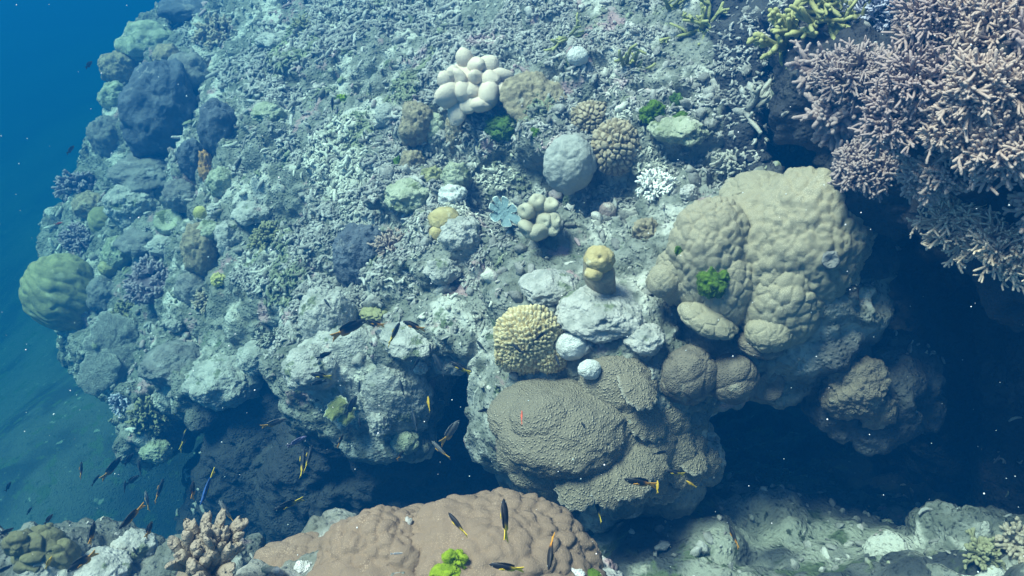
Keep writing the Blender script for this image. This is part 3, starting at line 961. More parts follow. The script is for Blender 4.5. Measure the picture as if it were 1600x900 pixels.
# ------------------------------------------------------------------ boulder-shaped and encrusting corals and rocks
G_B, G_P, G_R, G_D = 'boulder corals on the reef', 'small pale lumps on the reef', 'pale crusted rocks of the reef front', 'dark corals under the overhang'
BLOBS = [
 # left edge, far
 ('boulder_coral', 'yellowish green boulder coral with wavy grooves at the far left edge of the reef', 'coral', 99, 458, 118, 120, 'yellow_green', 'groove', G_B, dict(freq=17, amp=.06, sub=6, d=5.05)),
 ('boulder_coral', 'large dark blue domed coral with pitted flanks on the upper left reef edge', 'coral', 255, 188, 116, 146, 'blue', 'rough', G_B, dict(freq=6, amp=.13, sub=6)),
 ('boulder_coral', 'smaller blue grey dome just right of the large blue dome', 'coral', 343, 205, 60, 90, 'blue', 'rough', G_B, dict(freq=14, amp=.09)),
 ('boulder_coral', 'broad pale rough boulder coral left of the ring-shaped cup', 'coral', 210, 322, 84, 74, 'pale', 'rough', G_B, dict(freq=24, amp=.07, sub=6)),
 ('boulder_coral', 'small mossy green boulder coral tucked left of the broad pale boulder', 'coral', 161, 346, 44, 46, 'yellow_green', 'groove', G_B, dict(freq=22, amp=.06)),
 ('cup_coral', 'pale ring-shaped cup coral with a sunken centre', 'coral', 268, 350, 48, 42, 'pale_green', 'cup', None, dict(lift=.4)),
 ('pale_lump', 'smooth pale green lump above the small yellow knob', 'coral', 348, 285, 46, 46, 'pale_green', 'rough', G_P, dict(freq=20, amp=.07)),
 ('encrusting_sponge', 'narrow orange tan encrusting sponge beside the smooth pale lump', 'sponge', 325, 266, 26, 56, 'orange', 'rough', None, dict(freq=26, amp=.16)),
 ('pale_lump', 'small round yellow knob right of the ring-shaped cup', 'coral', 314, 334, 23, 24, 'yellow', 'smooth', G_P, dict(lift=.6)),
 ('pale_lump', 'tiny pale knob touching the small round yellow one', 'coral', 336, 330, 24, 22, 'pale', 'rough', G_P, dict(freq=30, lift=.5)),
 ('pale_lump', 'greenish pale lump below the small round yellow knob', 'coral', 325, 362, 40, 32, 'pale_green', 'rough', G_P, dict(freq=24)),
 ('crusted_rock', 'leaning pale rock with a yellow topped knob above the purple bush', 'rock', 182, 405, 44, 76, 'pale_green', 'rough', G_R, dict(freq=16, roll=-25)),
 ('pale_lump', 'pale yellow dotted knob left of the purple bushy coral', 'coral', 171, 419, 34, 30, 'yellow_green', 'knob', G_P, dict(freq=90, amp=.07, lift=.8)),
 ('crusted_rock', 'tan topped pale rock above the rusty tuft', 'rock', 316, 396, 56, 80, 'crust_brown', 'rough', G_R, dict(freq=14, amp=.10)),
 ('pale_lump', 'pale grey slab set low on the tan topped rock', 'coral', 308, 418, 40, 30, 'pale', 'rough', G_P, dict(freq=20, lift=.7)),
 ('crusted_rock', 'pale bluish rock left of the olive bushy coral', 'rock', 362, 376, 48, 60, 'pale', 'rough', G_R, dict(freq=16)),
 ('pale_lump', 'small yellow green knob perched above the rusty tuft', 'coral', 341, 438, 22, 20, 'yellow', 'rough', G_P, dict(freq=30, lift=.6)),
 ('pale_lump', 'lone small pale knob in the shade under the left reef edge', 'coral', 274, 508, 26, 20, 'pale', 'rough', G_P, dict(freq=30, lift=.6)),
 ('crusted_rock', 'rounded blue green rock on the topmost left corner of the reef', 'rock', 296, 14, 92, 56, 'blue', 'rough', G_R, dict(freq=9, amp=.09)),
 ('crusted_rock', 'greenish lumpy rock at the upper left rim above the large blue dome', 'rock', 232, 66, 84, 66, 'pale_green', 'rough', G_R, dict(freq=9, amp=.12)),
 ('crusted_rock', 'small greenish rock hanging over the open water on the upper left rim', 'rock', 186, 108, 52, 52, 'crust_brown', 'rough', G_R, dict(freq=11, amp=.12)),
 ('crusted_rock', 'dim mossy rock beside the large blue dome facing the open water', 'rock', 178, 152, 46, 46, 'pale_green', 'rough', G_R, dict(freq=11, amp=.12)),
 # packed lumps of the left flank
 ('crusted_rock', 'dark mauve rock mass directly under the large blue dome', 'rock', 232, 268, 120, 56, 'dark_grey', 'rough', G_R, dict(freq=8, amp=.12, sub=6)),
 ('crusted_rock', 'dim dark lump facing the open water left of the large blue dome', 'rock', 168, 214, 56, 66, 'dark_grey', 'rough', G_R, dict(freq=9, amp=.12)),
 ('crusted_rock', 'mauve grey lumpy rock between the blue dome and the shaded top bush', 'rock', 292, 116, 66, 60, 'dark_grey', 'rough', G_R, dict(freq=10, amp=.14)),
 ('crusted_rock', 'small greenish rock wedged between the two uppermost rim rocks', 'rock', 262, 92, 46, 44, 'crust_brown', 'rough', G_R, dict(freq=12, amp=.12)),
 ('crusted_rock', 'rough grey rock right of the broad pale boulder', 'rock', 284, 306, 52, 46, 'dark_grey', 'rough', G_R, dict(freq=13, amp=.14)),
 ('crusted_rock', 'dark slab under the broad pale boulder', 'rock', 222, 376, 70, 44, 'dark_grey', 'rough', G_R, dict(freq=11, amp=.12)),
 ('crusted_rock', 'pale bluish cushion rock below the ring-shaped cup', 'rock', 256, 384, 46, 34, 'pale', 'rough', G_R, dict(freq=15)),
 ('crusted_rock', 'brown mossy rock at the foot of the pale rim bush', 'rock', 138, 322, 48, 40, 'crust_brown', 'rough', G_R, dict(freq=13, amp=.14)),
 ('crusted_rock', 'long pale rock above the olive bushy coral', 'rock', 392, 332, 62, 36, 'pale', 'rough', G_R, dict(freq=14)),
 ('crusted_rock', 'dusky rock right of the purple bushy coral', 'rock', 306, 452, 56, 56, 'dark_grey', 'rough', G_R, dict(freq=12, amp=.14)),
 ('crusted_rock', 'shaded rock between the grooved boulder and the purple bush', 'rock', 166, 462, 52, 60, 'dark_grey', 'rough', G_R, dict(freq=12, amp=.14)),
 ('crusted_rock', 'pale blue lumpy rock of the lower left front beside the cave', 'rock', 352, 590, 120, 84, 'pale', 'rough', G_R, dict(freq=7, amp=.12, sub=6)),
 ('crusted_rock', 'grey lumpy rock of the lower left front above the speckled bush', 'rock', 272, 570, 100, 70, 'dark_grey', 'rough', G_R, dict(freq=8, amp=.12, sub=6)),
 ('crusted_rock', 'pale green point of rock at the very bottom of the left lobe', 'rock', 244, 704, 46, 40, 'pale_green', 'rough', G_R, dict(freq=12, amp=.12)),
 ('crusted_rock', 'blue grey knob over the dark recess of the left front', 'rock', 402, 560, 62, 50, 'pale', 'rough', G_R, dict(freq=10, amp=.12)),
 ('boulder_coral', 'dusky purple dome left of the smooth pale lump', 'coral', 300, 250, 44, 60, 'blue', 'rough', G_B, dict(freq=10, amp=.1)),
 ('crusted_rock', 'whitish rock on the slope right of the smaller blue grey dome', 'rock', 418, 176, 54, 34, 'pale_green', 'rough', G_R, dict(freq=14)),
 ('crusted_rock', 'pale flat rock near the top left of the rubble field', 'rock', 432, 62, 60, 36, 'pale', 'rough', G_R, dict(freq=12)),
 # middle left
 ('boulder_coral', 'dark slate blue dome in the middle of the rubble field', 'coral', 574, 405, 96, 112, 'blue', 'rough', G_B, dict(freq=9, amp=.07, sub=6, lift=.3)),
 ('crusted_rock', 'pale green rock below the smallest fish-free gap of the rubble', 'rock', 640, 306, 74, 52, 'pale_green', 'rough', G_R, dict(freq=14)),
 ('pale_lump', 'nearly white round lump above the ochre domes', 'coral', 707, 308, 42, 36, 'white', 'rough', G_P, dict(freq=26, lift=.5)),
 ('boulder_coral', 'ochre brown dome wedged under the white lump', 'coral', 694, 342, 50, 38, 'ochre', 'smooth', G_B, dict(lift=.4)),
 ('pale_lump', 'little ochre dome under the larger ochre one', 'coral', 683, 366, 26, 26, 'ochre', 'smooth', G_P, dict(lift=.5)),
 ('boulder_coral', 'pale pitted round boulder right of the ochre domes', 'coral', 719, 367, 64, 56, 'pale', 'rough', G_B, dict(freq=26, amp=.08, lift=.4)),
 ('crusted_rock', 'pale tan rock under the yellow fish', 'rock', 650, 196, 50, 62, 'crust_brown', 'rough', G_R, dict(freq=16, lift=.5)),
 ('crusted_rock', 'pale tan cleft rock with dark shade beneath, left of the white finger coral', 'rock', 678, 204, 40, 52, 'pale_green', 'crease', G_R, dict(freq=16, amp=.18, lift=.5)),
 ('crusted_rock', 'speckled upright rock directly below the white finger coral', 'rock', 712, 210, 30, 66, 'crust_brown', 'rough', G_R, dict(freq=20, lift=.4)),
 ('pale_lump', 'grey honeycombed ball left of the yellow fish', 'coral', 605, 181, 38, 40, 'ball_grey', 'knob', G_P, dict(freq=70, amp=.07, lift=.5)),
 ('boulder_coral', 'brown mottled ball between two green tufts', 'coral', 645, 257, 36, 40, 'crust_brown', 'rough', G_B, dict(freq=26, lift=.6)),
 ('pale_lump', 'olive ball below the brown mottled ball', 'coral', 674, 276, 30, 30, 'yellow_green', 'rough', G_P, dict(freq=26, lift=.4)),
 ('crusted_rock', 'tall pale green block right of the olive ball', 'rock', 712, 276, 44, 44, 'pale_green', 'rough', G_R, dict(freq=16)),
 ('crusted_rock', 'broad pale bulging rock mass of the reef front where the small dark fish gather', 'rock', 552, 575, 170, 150, 'pale', 'rough', G_R, dict(freq=5, amp=.09, sub=6, d=3.80, flat=.6)),
 ('crusted_rock', 'pale bulge of rock sinking to the tip over the cave', 'rock', 618, 630, 106, 130, 'pale', 'rough', G_R, dict(freq=6, amp=.09, sub=6, d=3.79, flat=.6)),
 ('crusted_rock', 'rounded pale corner of rock above the left part of the cave', 'rock', 490, 592, 84, 92, 'pale', 'rough', G_R, dict(freq=7, amp=.08, sub=6, d=3.90, flat=.6)),
 ('crusted_rock', 'large pale rounded outcrop below the slate blue dome', 'rock', 515, 505, 86, 110, 'pale', 'rough', G_R, dict(freq=8, amp=.07, sub=6, lift=.25)),
 ('leather_coral', 'yellow green folded leather coral on the pale front', 'coral', 585, 490, 46, 30, 'yellow_green', 'crease', None, dict(freq=26, amp=.16, lift=.6)),
 ('crusted_rock', 'pale knob protruding at the upper left of the central cave', 'rock', 486, 575, 76, 66, 'pale', 'rough', G_R, dict(freq=11, lift=.3)),
 ('crusted_rock', 'pale shoulder of rock above the middle of the cave', 'rock', 640, 530, 90, 50, 'pale', 'rough', G_R, dict(freq=11, lift=.2)),
 ('crusted_rock', 'scalloped pale green tip hanging lowest over the cave', 'rock', 634, 690, 46, 44, 'pale_green', 'crease', G_R, dict(freq=12, amp=.14, lift=.3)),
 ('crusted_rock', 'round pale lobe hanging left of the scalloped tip', 'rock', 594, 664, 36, 40, 'pale', 'rough', G_R, dict(freq=11, lift=.3)),
 ('crusted_rock', 'pale rounded rock at the upper right corner of the central cave', 'rock', 706, 566, 56, 40, 'pale', 'rough', G_R, dict(freq=11, lift=.2)),
 ('pale_lump', 'small white knob beside the diagonal fish on the pale front', 'coral', 657, 575, 18, 18, 'white', 'rough', G_P, dict(freq=40, lift=.6)),
 ('crusted_rock', 'low pale rock left of the yellow knobbly coral', 'rock', 690, 425, 54, 44, 'pale', 'rough', G_R, dict(freq=13, lift=.2)),
 # middle right
 ('boulder_coral', 'smooth blue grey ball coral right of the white finger coral', 'coral', 889, 257, 82, 88, 'ball_grey', 'crease', G_B, dict(freq=11, amp=.035, sub=6, lift=.5)),
 ('knob_coral', 'brown coral dome of blunt knobs, the lower of two touching', 'coral', 963, 230, 80, 84, 'pocillo', 'knob', 'brown knobbly coral domes', dict(freq=34, amp=.17, soft=.25, sub=6, lift=.4)),
 ('knob_coral', 'brown coral dome of blunt knobs, the upper of two touching', 'coral', 925, 186, 66, 60, 'pocillo', 'knob', 'brown knobbly coral domes', dict(freq=36, amp=.17, soft=.25, sub=6, lift=.3)),
 ('white_ball', 'white round coral ball alone on the far rubble', 'coral', 903, 88, 34, 30, 'white', 'smooth', None, dict(lift=.7)),
 ('pale_lump', 'pale stone right of the small white-tipped bush', 'coral', 1078, 302, 28, 28, 'pale', 'rough', G_P, dict(freq=26, lift=.5)),
 ('crusted_rock', 'pale lumpy rock ledge under the two green weed tufts', 'rock', 1064, 204, 80, 40, 'pale_green', 'rough', G_R, dict(freq=16, amp=.2, lift=.1)),
 ('pale_lump', 'dull pink stone in the rubble above the ochre stump', 'coral', 949, 332, 28, 32, 'pinkish', 'smooth', G_P, dict(lift=.5)),
 ('pale_lump', 'olive mossy lump between the ochre stump and the great beige coral', 'coral', 1010, 362, 40, 42, 'crust_brown', 'rough', G_P, dict(freq=22, lift=.4)),
 ('crusted_rock', 'pale bluish bank of rock below the ochre stump', 'rock', 940, 486, 140, 74, 'pale', 'rough', G_R, dict(freq=8, amp=.06, sub=6, lift=.15)),
 ('crusted_rock', 'pale bank of rock above the yellow knobbly coral', 'rock', 858, 448, 90, 46, 'pale', 'rough', G_R, dict(freq=10, amp=.07, lift=.15)),
 ('crusted_rock', 'pale sloping rock under the grey bank, left of the dark boulders', 'rock', 1010, 530, 60, 46, 'pale', 'rough', G_R, dict(freq=12, lift=.2)),
 # under the overhang at the right
 ('boulder_coral', 'dark brown boulder coral under the beige one, first from the plate coral', 'coral', 1076, 588, 84, 90, 'dark', 'lumpy', G_D, dict(freq=12, amp=.08, sub=6)),
 ('boulder_coral', 'dark brown boulder coral under the beige one with a pale crack', 'coral', 1144, 592, 80, 76, 'dark', 'lumpy', G_D, dict(freq=12, amp=.08, sub=6)),
 ('boulder_coral', 'dark round coral at the cave lip, last of the dark brown row', 'coral', 1198, 602, 52, 52, 'dark', 'cup', G_D, dict()),
 ('boulder_coral', 'grey blue ball coral in the deep shade right of the beige boulder', 'coral', 1303, 543, 74, 72, 'ball_grey', 'crease', G_D, dict(freq=10, amp=.06, d=3.28)),
 ('boulder_coral', 'dim hanging grey mass below the shaded ball coral', 'coral', 1336, 606, 100, 96, 'dark', 'rough', G_D, dict(freq=10, amp=.08, sub=6)),  # dark material stands in for the shade on this hanging mass
 ('boulder_coral', 'dim lowest lump with a pale speck under the right overhang', 'coral', 1372, 640, 56, 62, 'dark', 'rough', G_D, dict(freq=14, amp=.08)),
 # bottom left mound
 ('pale_lump', 'pale rounded rock behind the brown finger coral', 'coral', 208, 856, 62, 50, 'pale', 'rough', G_P, dict(freq=12, lift=.3)),
 ('pale_lump', 'pale low rock at the bottom edge beside the finger coral', 'coral', 160, 886, 80, 40, 'pale', 'rough', G_P, dict(freq=14, lift=.2)),
]
for nm, lb, ct, px, py, w, h, m, disp, grp, kw in BLOBS:
    if 'd' in kw:
        kw['d'] = away(px, py, kw['d'])[2]
    o_ = blob(nm, lb, ct, px, py, w, h, m, disp, grp, **kw)
    if ('d' in kw and m == 'pale') or (440 < px < 780 and 450 < py < 720):
        stand_on(o_)

# ------------------------------------------------------------------ the great beige boulder coral, its crevice between two lobes
def multi(name, label, cat, parts, m, group=None):
    """a colony whose lobes are parts; each part: (part name, px, py, w, h, d, disp, kw)"""
    c0 = ray(parts[0][1], parts[0][2]) * parts[0][5]
    root = tag(empty(name, c0), label, cat, group)
    for pn, px, py, w, h, d, disp, kw in parts:
        kw = dict(kw)
        mm = kw.pop('m', m)
        V, F = ball(radii_px(w, h, d), disp, kw.pop('sub', 5), **kw)
        link(pn, mesh_from(pn, V, F), M[mm], ray(px, py) * d - c0, root)
    stand_on(root)
    return root
LK = dict(freq=23, amp=.078, sub=6)
multi('boulder_coral', 'great beige lumpy boulder coral split by a crevice, dark hole at right', 'coral',
      [('lobe', 1205, 415, 250, 250, 3.24, 'lumpy', dict(LK)), ('lobe', 1250, 395, 196, 250, 3.12, 'lumpy', dict(LK, roll=-6)), ('lobe', 1110, 402, 130, 180, 3.12, 'lumpy', dict(LK, roll=4)),
       ('lobe', 1225, 470, 130, 150, 3.10, 'lumpy', LK), ('lobe', 1295, 370, 112, 150, 3.14, 'lumpy', LK), ('lobe', 1135, 455, 92, 130, 3.10, 'lumpy', LK), ('lobe', 1064, 428, 84, 100, 3.17, 'lumpy', LK),
       ('lobe', 1200, 520, 70, 60, 3.06, 'lumpy', LK), ('lobe', 1195, 310, 130, 90, 3.26, 'lumpy', LK)], 'porites', G_B)
blob('cup_sponge', 'small dark grey cup sunk in the right face of the great beige coral', 'sponge', 1297, 406, 27, 29, 'dark_grey', 'cup', None, lift=.3)
blob('boulder_coral', 'oblong beige slab of coral wedged under the great beige boulder', 'coral', 1108, 498, 96, 50, 'porites', 'lumpy', G_B, d=3.1, freq=24, amp=.07, roll=-18, sub=6)
blob('boulder_coral', 'small brown ledge of coral at the foot of the great beige boulder', 'coral', 1186, 536, 74, 36, 'dark', 'lumpy', G_D, d=3.12, freq=20, amp=.07, roll=-8)
blob('boulder_coral', 'knobbly beige shoulder at the left foot of the great beige boulder', 'coral', 1036, 440, 52, 52, 'porites', 'lumpy', G_B, freq=22, amp=.07)
tuft('green_weed', 'bright green weed cushion on the crevice side of the great beige coral', 'algae', 1115, 442, 48, 50, 'algae', 'green weed cushions', dens=420)
tuft('green_weed', 'tiny green weed patch high on the left of the beige coral', 'algae', 1062, 392, 14, 18, 'algae', 'green weed cushions', dens=100)
tuft('green_weed', 'round green weed cushion on the rubble, the largest of three', 'algae', 1020, 177, 38, 36, 'algae', 'green weed cushions', dens=320)
tuft('green_weed', 'green weed cushion on the rubble, lower right of three', 'algae', 1063, 184, 28, 22, 'algae', 'green weed cushions', dens=200)
tuft('green_weed', 'dark green weed cushion on the rubble, uppermost of three', 'algae', 1057, 160, 20, 24, 'algae_dark', 'green weed cushions', dens=200)
tuft('green_weed', 'pale green weed tuft left of the brown mottled ball', 'algae', 623, 258, 16, 24, 'algae', 'green weed cushions', dens=120)
tuft('green_weed', 'tiny green weed tuft right of the brown mottled ball', 'algae', 659, 247, 14, 14, 'algae', 'green weed cushions', dens=90)
tuft('green_weed', 'dark green weed in the shade under the white finger coral', 'algae', 790, 200, 66, 46, 'algae_dark', 'green weed cushions', dens=300)
tuft('green_weed', 'little green weed tuft at the rim of the brown rough plate', 'algae', 836, 209, 16, 16, 'algae', 'green weed cushions', dens=90)
tuft('green_weed', 'yellow green weed spray in the rubble below the far left white tuft', 'algae', 533, 158, 18, 20, 'algae_bright', 'green weed cushions', dens=60)

# foreground brown boulder
FB = dict(freq=28, amp=.088, sub=6)
multi('boulder_coral', 'wide brown knobbly boulder coral in the foreground with fish above it', 'coral',
      [('lobe', 770, 886, 310, 200, 1.85, 'lumpy', FB), ('lobe', 600, 898, 220, 200, 1.9, 'lumpy', FB), ('lobe', 870, 898, 112, 150, 1.95, 'lumpy', FB), ('lobe', 700, 998, 520, 300, 1.8, 'lumpy', FB),
       ('lobe', 476, 902, 170, 112, 2.0, 'lumpy', FB), ('lobe', 660, 858, 180, 110, 1.9, 'lumpy', FB)], 'brown', G_B)
tuft('green_weed', 'vivid yellow green weed cushion on the brown foreground boulder', 'algae', 711, 872, 40, 30, 'algae_bright', 'green weed cushions', dens=420)
tuft('green_weed', 'vivid yellow green weed at the bottom edge under the other vivid cushion', 'algae', 698, 896, 46, 20, 'algae_bright', 'green weed cushions', dens=420)
tuft('green_weed', 'green weed at the bottom edge by the right end of the brown boulder', 'algae', 925, 899, 28, 16, 'algae', 'green weed cushions', dens=200)
blob('white_cushion', 'white crust at the bottom right end of the brown boulder', 'sponge', 900, 896, 24, 12, 'white', 'rough', None, freq=60)
blob('white_cushion', 'white crust fleck on the left end of the brown boulder', 'sponge', 476, 887, 26, 12, 'white', 'rough', None, freq=60)

# ------------------------------------------------------------------ grey plate coral: domes with shingled plates
p0 = at(890, 640, 3.1)
plate_root = tag(empty('plate_coral', p0), 'large grey coral of overlapping scaly plates hanging at the centre of the reef front', 'coral')
DOMES = [(895, 678, 246, 190, 3.30), (845, 650, 170, 100, 3.18), (965, 605, 120, 110, 3.20), (920, 690, 230, 130, 3.26), (880, 672, 200, 140, 3.14), (850, 655, 110, 84, 3.08)]
for px, py, w, h, d in DOMES:
    V, F = ball(radii_px(w, h, d), 'smooth', 6, amp=.07)
    link('dome', mesh_from('dome', V, F, attrs={'tip': np.zeros(len(V))}), M['monti'], ray(px, py) * d - p0, plate_root)
stand_on(plate_root)
PL = [(1000, 600, 56), (1010, 650, 60), (1035, 690, 64), (1010, 718, 66), (1060, 700, 56),
      (975, 742, 64), (1030, 735, 58), (900, 752, 60), (950, 760, 50), (1000, 757, 46),
      (1070, 680, 60), (1095, 700, 54), (1050, 660, 52), (1075, 735, 54), (1040, 755, 50), (1105, 725, 42), (915, 768, 44), (1085, 712, 48)]
for k, (px, py, w) in enumerate(PL):
    hp, hn, hd = hit(px, py)
    d = min(hd, 3.5) - .035
    r = metres(w, d) / 2 * 1.3
    fr = frame(unit(unit(hn) * .8 + np.array([(px - 900) / 500, -.2, .75])), k)
    V, Q, T, a = disc(r, r * .12, 300 + k, scallop=.09, curve=.30, lobes=13, bumps=.06)
    disc_obj('plate', M['monti'], V, Q, T, a * .4, fr, ray(px, py) * d - p0, plate_root)

blob('white_cushion', 'white cushion beside the yellow knobbly coral, the larger of two', 'sponge', 893, 540, 48, 46, 'white', 'smooth', 'white cushions on the grey plate coral', amp=.08, d=near_hit(893, 545, 40, 40) - .02)
blob('white_cushion', 'white cushion on the top of the grey plate coral, the smaller of two', 'sponge', 921, 577, 36, 32, 'white', 'smooth', 'white cushions on the grey plate coral', amp=.08, d=near_hit(921, 577, 30, 30))

# plate with an almost straight rough face behind the white finger coral
p, n, dep = hit(832, 152)
V, Q, T, a = disc(metres(54, dep), .03, 71, scallop=.05, curve=.22, lobes=5, aspect=.95, nr=26, nt=110, bumps=.09)
rp = disc_obj('plate_coral', M['crust_brown'], V, Q, T, a, frame(unit(np.array([.15, -.65, .75])), 3), ray(840, 152) * (dep - .03))
tag(rp, 'brown rough-faced plate coral right of the white finger coral', 'coral')

# hanging grey table coral at the left
p, n, dep = hit(180, 545)
V, Q, T, a = disc(metres(44, dep), .025, 72, scallop=.10, curve=.2, lobes=6, aspect=1.2, nr=20, nt=90, bumps=.06)
tag(disc_obj('table_coral', M['table'], V, Q, T, a, frame(unit(np.array([.25, -.8, .55])), 2), ray(176, 545) * (dep - .08)), 'grey table coral slanting down under the left reef edge', 'coral')
p, n, dep = hit(152, 580)
V, Q, T, a = disc(metres(34, dep), .025, 75, scallop=.08, curve=.2, lobes=6, nr=14, nt=70, bumps=.06)
tag(disc_obj('table_coral', M['table'], V, Q, T, a, frame(unit(np.array([-.1, -.8, .6])), 2), ray(150, 582) * (dep - .08)), 'smaller pale table coral just below the slanting grey one', 'coral')

# two small plates with glowing white rims over the cave
for px, py, w, lb in ((524, 638, 34, 'yellow green plate coral with a white rim, left of a pair over the cave'), (541, 648, 30, 'yellow green plate coral with a white rim, right of a pair over the cave')):
    p, n, dep = hit(px, py)
    V, Q, T, a = disc(metres(w, dep) / 2 * 1.1, .02, int(px), scallop=.14, curve=.25, lobes=6, aspect=.75, bumps=.05)
    tag(disc_obj('plate_coral', M['rim'], V, Q, T, a, frame(unit(np.array([0, -.75, .6])), 1), ray(px, py) * (near_hit(px, py, w, w) - .06)), lb, 'coral', 'white rimmed plate corals')

# ------------------------------------------------------------------ soft corals
def lobed(name, label, cat, px, py, stalk_wh, lobes, m, lift=.12, group=None, grow=1.22, back=.45, pit=False):
    """stalk and rounded lobes, every lobe a part; lobes: (dx, dy, size px)"""
    dep = near_hit(px, py, *stalk_wh) - lift
    c = ray(px, py) * dep
    root = tag(empty(name, c), label, cat, group)
    rad = radii_px(*stalk_wh, dep)
    V, F = ball(rad, 'smooth', 4)
    link('stalk', mesh_from('stalk', V, F, attrs={'tip': np.zeros(len(V))}), M[m], np.zeros(3), root)
    for k, (lx, ly, s) in enumerate(lobes):
        s = s * grow
        tipp = ray(px + lx, py + ly) * (dep - .06 - .25 * metres(stalk_wh[0], dep) * math.sqrt(max(0, 1 - (lx / stalk_wh[0] * 1.2) ** 2 - (ly / stalk_wh[1] * 1.2) ** 2)))
        base = c + (tipp - c) * back + CF * .01
        L = np.linalg.norm(tipp - base)
        r = metres(s, dep) / 2
        V, Q, T = capsule_lobe(L + r * .6, r * .85, r, 40 + k * 3)
        fr = frame(tipp - base, k)
        a = np.clip(V[:, 2] / (L + r), 0, 1) ** 2
        if pit:   # folded mouth on the lobe's end
            rr = np.hypot(V[:, 0], V[:, 1]) / r
            V[:, 2] -= np.where(V[:, 2] > L * .8, .6 * r * np.clip(1 - rr / .45, 0, 1), 0)
        link('lobe', mesh_from('lobe', V @ fr.T, [Q, T], True, {'tip': a}), M[m], base - c, root)
    return root
WL = [(-10, -46, 22), (8, -33, 24), (30, -32, 24), (-33, -20, 20), (-46, -4, 24), (-22, -6, 24), (16, -10, 22), (36, -6, 26), (50, -14, 22), (-36, 22, 30),
      (-10, 14, 28), (6, 6, 24), (34, 24, 34), (-26, 44, 22), (-8, 36, 24), (16, 44, 28), (56, 4, 20)]
lobed('finger_leather_coral', 'white finger leather coral of fat rounded lobes standing out on the reef top', 'coral', 735, 130, (84, 70), WL, 'white_soft', lift=.08)
LL = [(-2, -28, 22), (18, -24, 22), (-24, -10, 22), (24, 0, 22), (8, 6, 22), (-22, 22, 24), (6, 24, 26), (24, 18, 18)]
lobed('leather_coral', 'grey brown leather coral with puckered round lobes beside the blue fluted one', 'coral', 842, 341, (54, 66), LL, 'leather', lift=.04, pit=True, back=.5)
# fluted blue leather coral: a ruffled bowl
dep = near_hit(787, 335, 36, 44)
V, Q, T, a = disc(metres(21, dep), .014, 91, scallop=.55, curve=-.25, lobes=7, aspect=1.35, nr=22, nt=210, bumps=.05, ruff=.06, inner=3.0)
fl = disc_obj('fluted_coral', M['flute'], V, Q, T, sstep(.4, .95, a), frame(unit(np.array([.1, -.75, .65])), 5), ray(787, 333) * (dep - .03))
tag(fl, 'blue grey fluted leather coral with a pale wavy rim', 'coral')
# ochre stump: stalk and cap
p, n, dep = hit(936, 440)
c = ray(936, 440) * (dep - .03)
root = tag(empty('mushroom_coral', c), 'ochre yellow mushroom leather coral standing like a stump', 'coral')
tip = ray(937, 405) * (dep - .16)
V, Q, T = capsule_lobe(np.linalg.norm(tip - c), .062, .058, 5, bend=0)
link('stalk', mesh_from('stalk', V @ frame(tip - c).T, [Q, T], True, {'tip': V[:, 2]}), M['crust_brown'], np.zeros(3), root)
V, F = ball(radii_px(48, 44, dep - .16), 'smooth', 5, amp=.08)
cd = unit(-tip + np.array([0, 0, .4]))
q = V / np.linalg.norm(V, axis=1)[:, None]
V = V * (1 - .28 * np.exp(-((q - cd) ** 2).sum(1) / .03))[:, None]
link('cap', mesh_from('cap', V, F), M['ochre'], tip - c, root)
V, F = ball(radii_px(30, 24, dep - .16), 'smooth', 4, amp=.08)
link('cap_fold', mesh_from('cap_fold', V, F), M['ochre'], ray(928, 427) * (dep - .165) - c, root)
# brown finger leather coral, bottom left
FL = [(-38, -8, 16), (-30, -24, 16), (-22, 2, 18), (-14, -18, 18), (-6, -2, 18), (2, 16, 18), (10, -30, 16), (6, -14, 18), (18, -40, 15), (20, -22, 17), (26, -4, 18), (34, -30, 15),
      (38, -14, 16), (46, 0, 16), (-30, 18, 18), (-14, 26, 18), (14, 30, 18), (30, 16, 18), (44, 22, 16), (-46, 10, 14), (-2, 38, 18), (52, -20, 13)]
lobed('finger_leather_coral', 'pale brown finger leather coral with upright lobes at the lower left', 'coral', 318, 905, (84, 70), [(x * 1.15, y * 1.1 - 46, q) for x, y, q in FL] + [(x * .8 + 5, y * .9 - 52, q * .95) for x, y, q in FL], 'finger', lift=.05, back=.0, grow=1.15)
# yellow knobbly coral at the centre
yc = tag(empty('knob_coral', at(828, 530, 3.3)), 'yellow knobbly branching coral in the middle of the reef front with dark fish on it', 'coral', 'yellow knobbly coral')
for px, py, w, h, dd_ in ((826, 532, 112, 124, 0), (858, 558, 66, 60, .01), (802, 556, 60, 60, .01)):
    d = min(hit(px, 515)[2], near_hit(828, 540, 90, 80)) - .04 + dd_
    V, F = ball(radii_px(w, h, d) * np.array([1, .6, 1]), 'knob', 6, freq=64, amp=.12, soft=.28)
    link('branch_cluster', mesh_from('branch_cluster', V, F, attrs={'tip': LAST['tip']}), M['acro'], ray(px, py) * d - at(828, 530, 3.3), yc)
# dark lobed coral at the bottom left corner
multi('lobed_coral', 'dark green brown lobed coral at the bottom left corner', 'coral',
      [('lobe', 62, 862, 88, 76, 2.75, 'crease', dict(freq=12, amp=.2, sub=6)), ('lobe', 28, 850, 46, 46, 2.7, 'crease', dict(freq=14, amp=.2)), ('lobe', 100, 868, 50, 60, 2.75, 'crease', dict(freq=14, amp=.2)), ('lobe', 66, 836, 50, 34, 2.8, 'crease', dict(freq=14, amp=.2))], 'olive')

